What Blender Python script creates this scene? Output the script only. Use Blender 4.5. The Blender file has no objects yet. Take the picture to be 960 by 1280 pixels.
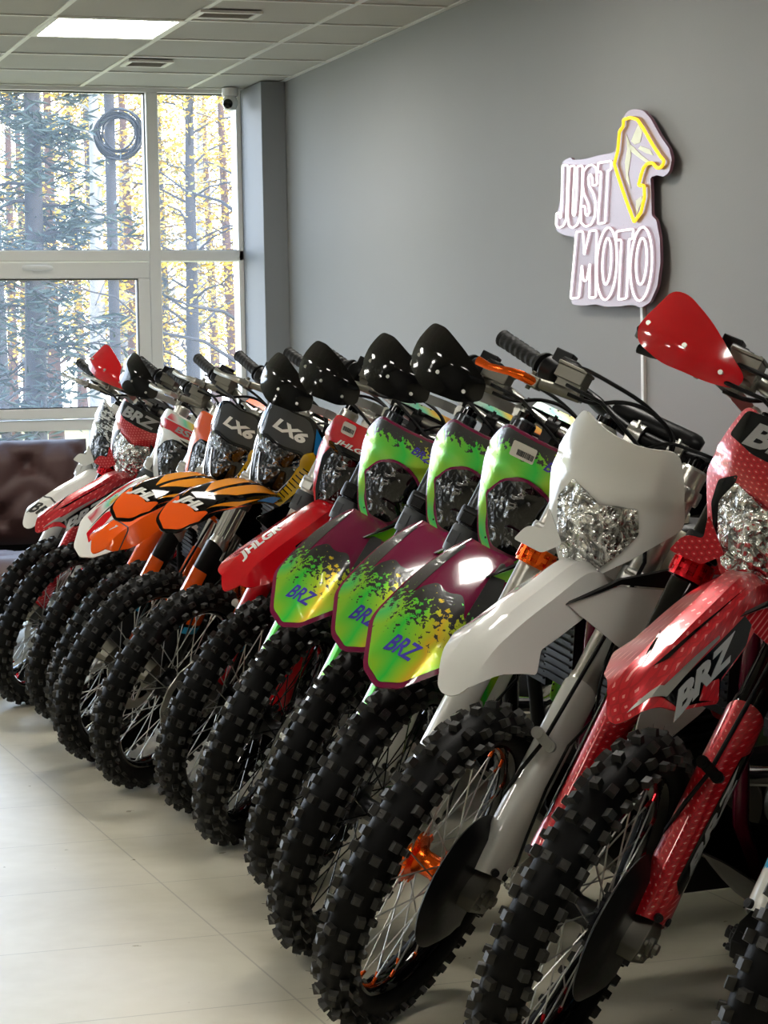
import bpy, bmesh, math, random
from mathutils import Vector as V, Matrix, Euler
random.seed(7)
S = bpy.context.scene
COL = S.collection
PI = math.pi

# ------------------------------------------------------------------ materials
def nodes(name):
    m = bpy.data.materials.new(name); m.use_nodes = True
    nt = m.node_tree
    return m, nt, nt.nodes['Principled BSDF']
def N(nt, t, **kw):
    n = nt.nodes.new(t)
    for k, v in kw.items():
        if k.startswith('i_'):
            n.inputs[k[2:].replace('_', ' ')].default_value = v
        else: setattr(n, k, v)
    return n
def L(nt, a, b): nt.links.new(a, b)
def math_n(nt, op, a, b=None, c=None):
    n = nt.nodes.new('ShaderNodeMath'); n.operation = op
    for i, x in enumerate((a, b, c)):
        if x is None: continue
        if isinstance(x, (int, float)): n.inputs[i].default_value = x
        else: nt.links.new(x, n.inputs[i])
    return n.outputs[0]
def mixc(nt, fac, a, b):
    n = nt.nodes.new('ShaderNodeMix'); n.data_type = 'RGBA'
    for i, x in ((0, fac), (6, a), (7, b)):
        if isinstance(x, (int, float)): n.inputs[i].default_value = x
        elif isinstance(x, tuple): n.inputs[i].default_value = x if len(x) == 4 else (*x, 1)
        else: nt.links.new(x, n.inputs[i])
    return n.outputs[2]
def objco(nt):
    tc = nt.nodes.new('ShaderNodeTexCoord'); sx = nt.nodes.new('ShaderNodeSeparateXYZ')
    nt.links.new(tc.outputs['Object'], sx.inputs[0])
    return tc.outputs['Object'], sx.outputs
def srgb(r, g, b):
    f = lambda c: (c/255/12.92) if c/255 <= .04045 else ((c/255+.055)/1.055)**2.4
    return (f(r), f(g), f(b), 1)
M = {}
def mat(name, col, rough=.4, metal=0., coat=0., spec=.5, bump=0., bscale=200, **kw):
    if name in M: return M[name]
    m, nt, p = nodes(name)
    p.inputs['Base Color'].default_value = col; p.inputs['Roughness'].default_value = rough
    p.inputs['Metallic'].default_value = metal; p.inputs['Coat Weight'].default_value = coat
    p.inputs['Coat Roughness'].default_value = .03
    p.inputs['Specular IOR Level'].default_value = spec
    co, _ = objco(nt)
    nz = N(nt, 'ShaderNodeTexNoise', i_Scale=bscale, i_Detail=3.); L(nt, co, nz.inputs['Vector'])
    r = math_n(nt, 'MULTIPLY_ADD', nz.outputs['Fac'], .12, max(0, rough-.06)); L(nt, r, p.inputs['Roughness'])
    if bump:
        b = N(nt, 'ShaderNodeBump', i_Strength=bump, i_Distance=.002); L(nt, nz.outputs['Fac'], b.inputs['Height']); L(nt, b.outputs[0], p.inputs['Normal'])
    for k, v in kw.items(): p.inputs[k.replace('_', ' ')].default_value = v
    M[name] = m
    return m
def plastic(name, rgb, rough=.22, coat=.6, spec=.5): return mat(name, srgb(*rgb), rough*.7, 0, coat, spec)
RUB = mat('tire rubber', srgb(9, 9, 9), .5, bump=.25, bscale=90, spec=.1)
KNB = mat('lit knob rubber', srgb(43, 42, 39), .45, bump=.2, bscale=120, spec=.35)  # same rubber as the casing, lightened to paint the light knobs catch
GRIPM = mat('grip rubber', srgb(24, 24, 24), .6, bump=.3, spec=.3)
BLK = plastic('gloss black plastic', (4, 4, 5), .10, .1, .3)
SATB = mat('satin black plastic', srgb(11, 11, 12), .38, spec=.2)
DARK = mat('dark steel', srgb(38, 38, 40), .38, .8)
CHR = mat('chrome', srgb(225, 225, 225), .12, 1.)
ALU = mat('brushed aluminium', srgb(185, 184, 178), .33, 1.)
CAST = mat('cast grey alloy', srgb(112, 110, 101), .42, .85)
WHT = plastic('white plastic', (226, 226, 221), .2)
CRM = plastic('cream plastic', (208, 202, 178), .35)
RED = plastic('red plastic', (196, 14, 26), .18)
MAR = plastic('maroon plastic', (112, 16, 58), .2)
ORG = plastic('orange plastic', (240, 92, 18), .22)
AMB = plastic('amber decal', (243, 152, 30), .25)
YEL = plastic('yellow plastic', (214, 170, 22), .3)
BLU = plastic('blue decal', (24, 120, 190), .25)
CYN = plastic('sky blue decal', (60, 170, 214), .25)
GRY = plastic('grey decal', (150, 150, 150), .3)
SMK = plastic('smoke grey plastic', (50, 51, 52), .2, .4, .4)
ORM = mat('orange anodised alloy', srgb(238, 96, 20), .25, .85)
REM = mat('red anodised alloy', srgb(196, 18, 30), .25, .8)
MAF = plastic('maroon frame paint', (96, 14, 42), .3)
SLV = mat('satin silver tube', srgb(190, 188, 180), .3, .9)
GUN = mat('gunmetal tube', srgb(70, 74, 78), .22, .8)
SLEEVE = mat('grey rubber sleeve', srgb(62, 66, 70), .45)
STK = mat('paper sticker', srgb(205, 200, 188), .5)
INK = mat('print ink', srgb(40, 40, 40), .5)
SEATM = mat('seat vinyl', srgb(22, 22, 23), .5, bump=.3)
LIL = plastic('violet blue decal', (70, 60, 170), .25)
GRN = plastic('green decal', (60, 190, 90), .25)

def carbon(name, base, hi):
    m, nt, p = nodes(name); co, s = objco(nt)
    a = math_n(nt, 'MULTIPLY', math_n(nt, 'ADD', s[0], math_n(nt, 'MULTIPLY', s[2], .9)), 78.)
    b = math_n(nt, 'MULTIPLY', s[1], 84.)
    row = math_n(nt, 'FLOOR', b)
    a2 = math_n(nt, 'ADD', a, math_n(nt, 'MULTIPLY', row, .5))
    fa = math_n(nt, 'FRACT', a2); fb = math_n(nt, 'FRACT', b)
    d = math_n(nt, 'ADD', math_n(nt, 'MULTIPLY', math_n(nt, 'ABSOLUTE', math_n(nt, 'SUBTRACT', fa, .5)), 1.6), math_n(nt, 'ABSOLUTE', math_n(nt, 'SUBTRACT', fb, .5)))
    spot = math_n(nt, 'LESS_THAN', d, .22)
    edge = math_n(nt, 'GREATER_THAN', d, .78)
    c = mixc(nt, math_n(nt, 'MULTIPLY', spot, .6), base, hi)
    c = mixc(nt, math_n(nt, 'MULTIPLY', edge, .45), c, (base[0]*.45, base[1]*.45, base[2]*.45, 1))
    L(nt, c, p.inputs['Base Color'])
    p.inputs['Metallic'].default_value = .35; p.inputs['Roughness'].default_value = .28
    p.inputs['Coat Weight'].default_value = 1.; p.inputs['Coat Roughness'].default_value = .08
    return m
RCB = carbon('red patterned foil', srgb(196, 22, 36), srgb(246, 176, 170))

def holo(name, stops, axis_mix, zlo, zhi, dark=(.012, .012, .012, 1), along=2, dirn=1.):
    """foil sticker with rainbow bands and printed splatter"""
    m, nt, p = nodes(name); co, s = objco(nt)
    nz = N(nt, 'ShaderNodeTexNoise', i_Scale=5., i_Detail=2.); L(nt, co, nz.inputs['Vector'])
    t = math_n(nt, 'ADD', math_n(nt, 'MULTIPLY', s[1], axis_mix[0]), math_n(nt, 'MULTIPLY', s[2], axis_mix[1]))
    t = math_n(nt, 'ADD', t, math_n(nt, 'MULTIPLY', s[0], axis_mix[2]))
    t = math_n(nt, 'FRACT', math_n(nt, 'ADD', t, math_n(nt, 'MULTIPLY', nz.outputs['Fac'], 1.6)))
    cr = N(nt, 'ShaderNodeValToRGB'); L(nt, t, cr.inputs[0])
    e = cr.color_ramp.elements
    while len(e) < len(stops): e.new(.5)
    for el, (q, c) in zip(e, stops): el.position = q; el.color = srgb(*c)
    sp = N(nt, 'ShaderNodeTexNoise', i_Scale=85., i_Detail=4., i_Roughness=.6); L(nt, co, sp.inputs['Vector'])
    vo = N(nt, 'ShaderNodeTexVoronoi', i_Scale=60.); L(nt, co, vo.inputs['Vector'])
    k = N(nt, 'ShaderNodeMapRange'); L(nt, s[along], k.inputs[0])
    k.inputs[1].default_value = zlo; k.inputs[2].default_value = zhi; k.inputs[3].default_value = .70; k.inputs[4].default_value = .28
    sm = math_n(nt, 'ADD', math_n(nt, 'MULTIPLY', sp.outputs['Fac'], .8), math_n(nt, 'MULTIPLY', nz.outputs['Fac'], .2))
    spl = math_n(nt, 'GREATER_THAN', sm, k.outputs[0])
    dot = math_n(nt, 'MULTIPLY', math_n(nt, 'LESS_THAN', vo.outputs['Distance'], .16), math_n(nt, 'GREATER_THAN', nz.outputs['Fac'], .52))
    c = mixc(nt, math_n(nt, 'MAXIMUM', spl, dot), cr.outputs[0], dark)
    L(nt, c, p.inputs['Base Color'])
    L(nt, math_n(nt, 'MULTIPLY', math_n(nt, 'SUBTRACT', 1., spl), .45), p.inputs['Metallic'])
    p.inputs['Roughness'].default_value = .3; p.inputs['Coat Weight'].default_value = 1.; p.inputs['Coat Roughness'].default_value = .05
    wr = N(nt, 'ShaderNodeTexNoise', i_Scale=22., i_Detail=4., i_Distortion=2.); L(nt, co, wr.inputs['Vector'])
    b = N(nt, 'ShaderNodeBump', i_Strength=.35, i_Distance=.006); L(nt, wr.outputs['Fac'], b.inputs['Height']); L(nt, b.outputs[0], p.inputs['Coat Normal'])
    return m
LIME = [(0, (150, 210, 40)), (.2, (40, 215, 70)), (.36, (178, 214, 34)), (.5, (232, 190, 40)), (.62, (190, 224, 50)), (.8, (70, 214, 110)), (1, (150, 210, 40))]
HMASK = holo('lime foil splatter on mask', LIME, (2.2, 3.2, 0), .795, .865)
HFEND = holo('lime foil splatter on fender', LIME, (5.5, .8, .8), .330, .55)
HGRD = holo('lime foil splatter on fork guard', LIME, (3, 4, 0), .12, -.10)
RAIN = [(0, (214, 40, 60)), (.2, (232, 228, 222)), (.38, (120, 222, 190)), (.5, (244, 214, 90)), (.62, (236, 120, 90)), (.8, (224, 224, 226)), (1, (214, 40, 60))]
RAINM = holo('rainbow foil', RAIN, (4, 4, 3), 3., 4.)

def scribble(name, lo, hi):
    m, nt, p = nodes(name); co, s = objco(nt)
    mp = N(nt, 'ShaderNodeMapping'); mp.inputs['Scale'].default_value = (20, 22, 60); mp.inputs['Rotation'].default_value = (.5, 0, 0); L(nt, co, mp.inputs[0])
    n = N(nt, 'ShaderNodeTexNoise', i_Scale=1.6, i_Detail=5., i_Distortion=1.2); L(nt, mp.outputs[0], n.inputs['Vector'])
    k = math_n(nt, 'GREATER_THAN', n.outputs['Fac'], .47)
    L(nt, mixc(nt, k, lo, hi), p.inputs['Base Color']); p.inputs['Roughness'].default_value = .25; p.inputs['Coat Weight'].default_value = .6
    return m
SCRB = scribble('black scribble on white', srgb(222, 224, 222), srgb(26, 28, 32))

def lampglass(name, tint, dark, k0=.42, k1=.58):
    m, nt, p = nodes(name); co, s = objco(nt)
    vo = N(nt, 'ShaderNodeTexVoronoi', i_Scale=75.); vo.feature = 'F1'; L(nt, co, vo.inputs['Vector'])
    nz = N(nt, 'ShaderNodeTexNoise', i_Scale=34., i_Detail=3., i_Distortion=1.2); L(nt, co, nz.inputs['Vector'])
    h = math_n(nt, 'ADD', math_n(nt, 'MULTIPLY', vo.outputs['Distance'], .6), nz.outputs['Fac'])
    b = N(nt, 'ShaderNodeBump', i_Strength=.9, i_Distance=.012); L(nt, h, b.inputs['Height']); L(nt, b.outputs[0], p.inputs['Normal'])
    k = N(nt, 'ShaderNodeMapRange'); L(nt, nz.outputs['Fac'], k.inputs[0]); k.inputs[1].default_value = k0; k.inputs[2].default_value = k1
    L(nt, mixc(nt, k.outputs[0], dark, tint), p.inputs['Base Color'])
    p.inputs['Metallic'].default_value = 1.; p.inputs['Roughness'].default_value = .12
    p.inputs['Coat Weight'].default_value = 1.; p.inputs['Coat Roughness'].default_value = .02
    return m
LAMP = lampglass('headlight reflector', srgb(232, 232, 228), srgb(120, 120, 118))
LAMPD = lampglass('dark headlight reflector', srgb(150, 152, 154), srgb(9, 9, 10), .56, .66)

def emis(name, col, st):
    m, nt, p = nodes(name)
    p.inputs['Base Color'].default_value = col; p.inputs['Emission Color'].default_value = col; p.inputs['Emission Strength'].default_value = st
    return m

# ------------------------------------------------------------------ mesh helpers
class MB:
    def __init__(s): s.v = []; s.f = []; s.mi = []; s.cur = 0
    def add(s, vs, fs):
        o = len(s.v); s.v += [tuple(q) for q in vs]; s.f += [[i+o for i in f] for f in fs]; s.mi += [s.cur]*len(fs)
        return s
    def box(s, c, d, R=None, taper=1.):
        vs = []
        for z in (-1, 1):
            k = 1 if z < 0 else taper
            for x, y in ((-1, -1), (1, -1), (1, 1), (-1, 1)):
                q = V((x*d[0]/2*k, y*d[1]/2*k, z*d[2]/2))
                if R is not None: q = R @ q
                vs.append(V(c)+q)
        return s.add(vs, [[3, 2, 1, 0], [4, 5, 6, 7], [0, 1, 5, 4], [1, 2, 6, 5], [2, 3, 7, 6], [3, 0, 4, 7]])
    def bar(s, a, b, w, h, up=(0, 0, 1)):
        a, b = V(a), V(b); d = b-a; z = d.normalized(); x = z.cross(V(up)); x = x.normalized() if x.length > 1e-6 else V((1, 0, 0)); y = z.cross(x)
        R = Matrix((x, y, z)).transposed()
        return s.box((a+b)/2, (w, h, d.length), R)
    def tube(s, pts, r, n=8, cap=True, closed=False, flat=1.):
        pts = [V(p) for p in pts]; m = len(pts)
        if not isinstance(r, (list, tuple)): r = [r]*m
        T = []
        for i in range(m):
            a = pts[(i-1) % m] if closed or i else pts[0]; b = pts[(i+1) % m] if closed or i < m-1 else pts[-1]
            T.append((b-a).normalized())
        x = T[0].cross(V((0, 0, 1)))
        if x.length < .1: x = T[0].cross(V((1, 0, 0)))
        x.normalize(); vs = []
        for i in range(m):
            x = (x - T[i]*x.dot(T[i])).normalized(); y = T[i].cross(x)
            for k in range(n):
                a = 2*PI*k/n; vs.append(pts[i]+(x*math.cos(a)*flat+y*math.sin(a))*r[i])
        fs = []
        for i in range(m if closed else m-1):
            j = (i+1) % m
            for k in range(n): fs.append([i*n+k, i*n+(k+1) % n, j*n+(k+1) % n, j*n+k])
        if cap and not closed: fs += [list(range(n))[::-1], [(m-1)*n+k for k in range(n)]]
        return s.add(vs, fs)
    def cyl(s, a, b, r, n=16, r2=None): return s.tube([a, b], [r, r if r2 is None else r2], n)
    def lathe(s, prof, c=(0, 0, 0), axis=(0, 1, 0), n=32, closed=True):
        ax = V(axis).normalized(); x = ax.cross(V((0, 0, 1)));
        if x.length < .1: x = ax.cross(V((1, 0, 0)))
        x.normalize(); y = ax.cross(x); m = len(prof); vs = []
        for k in range(n):
            a = 2*PI*k/n; d = x*math.cos(a)+y*math.sin(a)
            for r, h in prof: vs.append(V(c)+d*r+ax*h)
        fs = []
        for k in range(n):
            k2 = (k+1) % n
            for i in range(m if closed else m-1):
                j = (i+1) % m; fs.append([k*m+i, k*m+j, k2*m+j, k2*m+i])
        return s.add(vs, fs)
    def loft(s, rings, cap=True):
        n = len(rings[0]); vs = [q for r in rings for q in r]; fs = []
        for i in range(len(rings)-1):
            for k in range(n): fs.append([i*n+k, i*n+(k+1) % n, (i+1)*n+(k+1) % n, (i+1)*n+k])
        if cap: fs += [list(range(n))[::-1], [(len(rings)-1)*n+k for k in range(n)]]
        return s.add(vs, fs)
    def mesh(s, name, mats, ang=38):
        me = bpy.data.meshes.new(name); me.from_pydata(s.v, [], s.f); me.update()
        bm = bmesh.new(); bm.from_mesh(me); bmesh.ops.recalc_face_normals(bm, faces=bm.faces); bm.to_mesh(me); bm.free()
        for m in mats: me.materials.append(m)
        if len(mats) > 1:
            for p, i in zip(me.polygons, s.mi): p.material_index = i
        if ang:
            me.polygons.foreach_set('use_smooth', [True]*len(me.polygons))
            try: me.set_sharp_from_angle(angle=math.radians(ang))
            except Exception: pass
        return me
CACHE = {}
def mk(name, mb, mats, parent=None, mtx=None, ang=38, key=None, bevel=0):
    if not isinstance(mats, (list, tuple)): mats = [mats]
    k = (key, tuple(m.name for m in mats)) if key else None
    if k and k in CACHE: me = CACHE[k]
    else:
        b = mb() if callable(mb) else mb
        me = b.mesh(name, mats, ang) if isinstance(b, MB) else b
        if not isinstance(b, MB):
            me.materials.clear()
            for m in mats: me.materials.append(m)
        if k: CACHE[k] = me
    o = bpy.data.objects.new(name, me); COL.objects.link(o)
    if parent: o.parent = parent
    if mtx is not None: o.matrix_basis = mtx
    if bevel:
        md = o.modifiers.new('bevel', 'BEVEL'); md.width = bevel; md.segments = 2; md.limit_method = 'ANGLE'; md.angle_limit = .6
    return o
def tag(o, label, cat, group=None, kind=None):
    o['label'] = label; o['category'] = cat
    if group: o['group'] = group
    if kind: o['kind'] = kind
    return o
def empty(name, loc, rot=(0, 0, 0)):
    o = bpy.data.objects.new(name, None); COL.objects.link(o); o.location = loc; o.rotation_euler = rot; o.empty_display_size = .1
    return o
def struct(name, mb, mats, ang=38, bevel=0, parent=None):
    o = mk(name, mb, mats, parent, None, ang, None, bevel)
    if parent is None: o['kind'] = 'structure'
    return o

def rnd(pts, r=.01, n=4):
    """round the corners of a 2-D outline"""
    out = []; m = len(pts)
    for i in range(m):
        p = V((*pts[i][:2], 0)); a = V((*pts[i-1][:2], 0)); b = V((*pts[(i+1) % m][:2], 0))
        rr = pts[i][2] if len(pts[i]) > 2 else r
        da, db = a-p, b-p
        ra, rb = min(rr, da.length*.48), min(rr, db.length*.48)
        q0, q1 = p+da.normalized()*ra, p+db.normalized()*rb
        for k in range(n+1):
            t = k/n; q = q0*(1-t)**2+p*2*t*(1-t)+q1*t*t; out.append((q.x, q.y))
    return out
def mirror(half):
    """half outline with x>=0 from top to bottom -> full symmetric outline"""
    other = [(-p[0], *p[1:]) for p in reversed(half) if abs(p[0]) > 1e-6]
    return list(half)+other
def mirror_y(half):
    other = [(p[0], -p[1], *p[2:]) for p in reversed(half) if abs(p[1]) > 1e-6]
    return list(half)+other
def flat_bm(outline):
    bm = bmesh.new(); bm.faces.new([bm.verts.new((x, y, 0)) for x, y in outline]); return bm
TXT = {}
def text_bm(s, shear=.25, bold=.03):
    k = (s, shear, bold)
    if k not in TXT:
        c = bpy.data.curves.new('letters', 'FONT'); c.body = s; c.size = 1; c.shear = shear; c.offset = bold; c.align_x = 'CENTER'; c.align_y = 'CENTER'; c.resolution_u = 3
        o = bpy.data.objects.new('letters', c); COL.objects.link(o); dg = bpy.context.evaluated_depsgraph_get()
        me = bpy.data.meshes.new_from_object(o.evaluated_get(dg)); COL.objects.unlink(o); bpy.data.objects.remove(o)
        TXT[k] = me
    bm = bmesh.new(); bm.from_mesh(TXT[k]); bmesh.ops.remove_doubles(bm, verts=bm.verts, dist=1e-5); return bm
def text_at(s, cx, cy, w, h, ang=0, shear=.25, bold=.03, axes=((1, 0), (0, 1))):
    bm = text_bm(s, shear, bold)
    xs = [v.co.x for v in bm.verts]; ys = [v.co.y for v in bm.verts]
    x0, x1, y0, y1 = min(xs), max(xs), min(ys), max(ys); ca, sa = math.cos(ang), math.sin(ang)
    for v in bm.verts:
        x = ((v.co.x-x0)/(x1-x0)-.5)*w; y = ((v.co.y-y0)/(y1-y0)-.5)*h
        x, y = x*ca-y*sa, x*sa+y*ca
        v.co = (cx+axes[0][0]*x+axes[1][0]*y, cy+axes[0][1]*x+axes[1][1]*y, 0)
    return bm
def panel(name, bm, fn, step, thick, off=0., flip=1):
    """drape a flat sheet over the surface fn(p,q) and give it thickness"""
    if not isinstance(bm, bmesh.types.BMesh): bm = flat_bm(bm)
    xs = [v.co.x for v in bm.verts]; ys = [v.co.y for v in bm.verts]
    for ax, lo, hi in ((0, min(xs), max(xs)), (1, min(ys), max(ys))):
        k = math.ceil((lo+1e-4)/step)
        while k*step < hi-1e-4:
            co = [0, 0, 0]; co[ax] = k*step; no = [0, 0, 0]; no[ax] = 1
            bmesh.ops.bisect_plane(bm, geom=bm.verts[:]+bm.edges[:]+bm.faces[:], plane_co=co, plane_no=no, dist=1e-6); k += 1
    bmesh.ops.triangulate(bm, faces=[f for f in bm.faces if len(f.verts) > 4])
    e = 1e-3; top = []; bot = []
    bm.verts.index_update()
    for v in bm.verts:
        p, q = v.co.x, v.co.y
        a = V(fn(p, q)); n = (V(fn(p+e, q))-V(fn(p-e, q))).cross(V(fn(p, q+e))-V(fn(p, q-e))).normalized()*flip
        top.append(a+n*off); bot.append(a+n*(off-thick))
    n = len(top); mb = MB(); fs = []
    for f in bm.faces:
        i = [v.index for v in f.verts]; fs.append(i); fs.append([k+n for k in reversed(i)])
    for ed in bm.edges:
        if len(ed.link_faces) == 1:
            a, b = ed.verts[0].index, ed.verts[1].index; fs.append([a, b, b+n, a+n])
    bm.free(); mb.add(top+bot, fs)
    return mb
def herm(pts):
    xs = [p[0] for p in pts]; ys = [p[1] for p in pts]; m = len(xs)
    d = [(ys[i+1]-ys[i])/(xs[i+1]-xs[i]) for i in range(m-1)]
    t = [d[0]]+[(d[i-1]+d[i])/2 if d[i-1]*d[i] > 0 else 0 for i in range(1, m-1)]+[d[-1]]
    def g(x):
        if x <= xs[0]: return ys[0]+(x-xs[0])*t[0]
        if x >= xs[-1]: return ys[-1]+(x-xs[-1])*t[-1]
        i = 0
        while x > xs[i+1]: i += 1
        h = xs[i+1]-xs[i]; s = (x-xs[i])/h
        return ys[i]*(2*s**3-3*s*s+1)+h*t[i]*(s**3-2*s*s+s)+ys[i+1]*(3*s*s-2*s**3)+h*t[i+1]*(s**3-s*s)
    return g

# ------------------------------------------------------------------ motorcycle geometry
RAKE = math.radians(27); OFF = .065
Uv = V((-math.sin(RAKE), 0, math.cos(RAKE))); Fv = V((math.cos(RAKE), 0, math.sin(RAKE))); AXLE = V((0, 0, .345))
def steer_matrix(d):
    R = Matrix.Rotation(d, 4, Uv)
    B = Matrix(((Fv.x, 0, Uv.x, 0), (Fv.y, 1, Uv.y, 0), (Fv.z, 0, Uv.z, 0), (0, 0, 0, 1)))
    return Matrix.Translation(AXLE-OFF*Fv) @ R @ B @ Matrix.Translation((OFF, 0, 0))

def tire_mb(R, rc, w, rows, kn, ring):
    """R outer radius of casing, rc rim seat radius, w half width; knobs kn tall"""
    mb = MB(); mid = (R+rc)/2; hh = (R-rc)/2
    prof = []
    for k in range(14):
        a = -PI*.86+2*PI*.86*k/13
        prof.append((mid+hh*math.cos(a)*1., w*math.sin(a)*(1 if abs(a) < 1.8 else .95)))
    mb.lathe(prof, n=72)
    mb.cur = 1
    Rh = random.Random(3)
    def hair(th, lat):
        phi = math.asin(max(-1, min(1, lat/w))); e_t = V((-math.sin(th), 0, math.cos(th))); e_r = V((math.cos(th), 0, math.sin(th))); nrm = e_r*math.cos(phi)+V((0, 1, 0))*math.sin(phi)
        p = e_r*(mid+hh*math.cos(phi))+V((0, w*math.sin(phi), 0)); p = p+nrm*kn
        mb.tube([p-nrm*.003, p+nrm*Rh.uniform(.005, .011)+e_t*Rh.uniform(-.003, .003)], [.0005, .0003], 3)
    def knob(th, lat, sz, sy):
        a = lat/w; a = max(-1., min(1., a)); phi = math.asin(a)*1.
        r0 = mid+hh*math.cos(phi); l0 = w*math.sin(phi)
        nr, nl = math.cos(phi), math.sin(phi)*1.0
        e_t = V((-math.sin(th), 0, math.cos(th))); e_r = V((math.cos(th), 0, math.sin(th))); e_l = V((0, 1, 0))
        nrm = (e_r*nr+e_l*nl).normalized(); tl = e_t.cross(nrm)
        Rm = Matrix((e_t, tl, nrm)).transposed()
        c = e_r*r0+e_l*l0+nrm*(kn/2-.002)
        mb.box(c, (sz, sy, kn+.004), Rm, .82)
        if ring:
            c2 = e_r*r0+e_l*l0+nrm*(kn+.0005)
            mb.cur = 0; mb.box(c2, (sz*.4, sy*.36, .0012), Rm); mb.cur = 1
    for i in range(rows):
        th = 2*PI*i/rows; h = PI/rows
        if i % 2 == 0:
            for q in (-.014, .014): hair(th, q)
            hair(th, Rh.choice((-1, 1))*w*.9)
            knob(th, -.0135, .019, .019); knob(th, .0135, .019, .019)
            for s in (-1, 1): knob(th+h*.15, s*w*.93, .022, .014)
        else:
            for s in (-1, 1): knob(th, s*.030, .020, .017)
            if ring: knob(th, 0, .016, .016)
            for s in (-1, 1): knob(th, s*w*.985, .015, .011)
    return mb
def rim_mb(rc, w):
    return MB().lathe([(rc+.012, -w), (rc+.002, -w-.001), (rc-.004, -w+.004), (rc-.010, -.008), (rc-.010, .008), (rc-.004, w-.004), (rc+.002, w+.001), (rc+.012, w), (rc+.004, w*.5), (rc+.002, 0), (rc+.004, -w*.5)], n=72)
def spokes_mb(rc, n=36, nip=True):
    mb = MB()
    for i in range(n):
        s = 1 if i % 2 else -1; a = 2*PI*i/n; b = a+(.52 if (i//2) % 2 else -.52)
        p0 = V((.040*math.cos(b), s*.032, .040*math.sin(b))); p1 = V(((rc-.009)*math.cos(a), s*.006, (rc-.009)*math.sin(a)))
        mb.cur = 0; mb.tube([p0, p1], .0017, 5)
        if nip: mb.cur = 1; mb.tube([p1.lerp(p0, .075), p1.lerp(p0, -.01)], .0034, 6)
    return mb
def hub_mb():
    mb = MB()
    mb.lathe([(.012, -.05), (.022, -.05), (.024, -.038), (.047, -.036), (.047, -.029), (.030, -.024), (.024, -.012), (.024, .012), (.030, .024), (.047, .029), (.047, .036), (.028, .04), (.028, .062), (.012, .062)], n=28)
    for s in (-1, 1):
        for k in range(6):
            a = 2*PI*k/6; mb.box((.043*math.cos(a), s*.0325, .043*math.sin(a)), (.022, .008, .022), Matrix.Rotation(-a, 3, 'Y'))
    return mb
def disc_mb(r):
    mb = MB(); n = 48; vs = []; fs = []
    for k in range(n):
        a = 2*PI*k/n; ro = r*(1+.018*math.cos(a*12)); ri = r*.74*(1+.02*math.cos(a*12+1))
        for rr, h in ((ro, .056), (ro, .060), (ri, .060), (ri, .056)): vs.append((rr*math.cos(a), h, rr*math.sin(a)))
    for k in range(n):
        for i in range(4): fs.append([k*4+i, k*4+(i+1) % 4, ((k+1) % n)*4+(i+1) % 4, ((k+1) % n)*4+i])
    mb.add(vs, fs)
    for k in range(6):
        a = 2*PI*k/6; b = a+.3
        mb.tube([(.03*math.cos(a), .058, .03*math.sin(a)), (r*.76*math.cos(b), .058, r*.76*math.sin(b))], .007, 5, flat=.5)
    return mb
def discguard_mb():
    o = []
    for k in range(44):
        a = math.radians(-125+k*290/43); r = .142 if a < 1.9 else .142-.05*(a-1.9)
        o.append((r*math.cos(a), r*math.sin(a)))
    o += [(-.075, .0), (-.06, -.06)]
    def fn(f, u):
        r = math.hypot(f, u); return (f, .088-1.3*max(0, r-.105)**1.2 if r > .105 else .088+.006*max(0, 1-r/.105), u)
    return panel('disc_guard', rnd(o, .01, 2), fn, .02, .004, 0, -1)

def leg_mb(s, r_out=.0285):
    mb = MB(); c = (-.02, .1*s)
    mb.cur = 0; mb.cyl((c[0], c[1], .0), (c[0], c[1], .46), .0235, 20)
    mb.cur = 1
    prof = [(.43, .0285), (.435, .0315), (.455, .0315), (.46, r_out), (.90, r_out), (.905, r_out-.004)]
    mb.tube([(c[0], c[1], u) for u, r in prof], [r for u, r in prof], 22)
    mb.cur = 2; mb.cyl((c[0], c[1], .904), (c[0], c[1], .918), .022, 16); mb.cyl((c[0], c[1], .918), (c[0], c[1], .926), .011, 6)
    return mb
def leg_ribbed_mb(s):
    mb = leg_mb(s); mb.cur = 1; c = (-.02, .1*s)
    for k in range(14):
        a = 2*PI*k/14; mb.tube([(c[0]+.0285*math.cos(a), c[1]+.0285*math.sin(a), .47), (c[0]+.0285*math.cos(a), c[1]+.0285*math.sin(a), .62)], .0026, 5)
    return mb
def collar_mb(s, kind):
    mb = MB(); c = (-.02, .1*s, 0)
    if kind == 'ring':
        mb.lathe([(.027, .598), (.037, .598), (.037, .606), (.033, .607), (.033, .611), (.038, .612), (.038, .622), (.033, .623), (.033, .627), (.037, .628), (.037, .636), (.027, .636)], c, (0, 0, 1), 28)
        for k in range(12):
            a = 2*PI*k/12; mb.box((c[0]+.0375*math.cos(a), c[1]+.0375*math.sin(a), .617), (.004, .008, .026), Matrix.Rotation(a, 3, 'Z'))
    else:
        mb.lathe([(.027, .575), (.035, .575), (.0365, .585), (.0365, .630), (.034, .637), (.027, .637)], c, (0, 0, 1), 24)
        mb.box((c[0]+.034, c[1]+.012*s, .606), (.014, .02, .03))
    return mb
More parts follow.
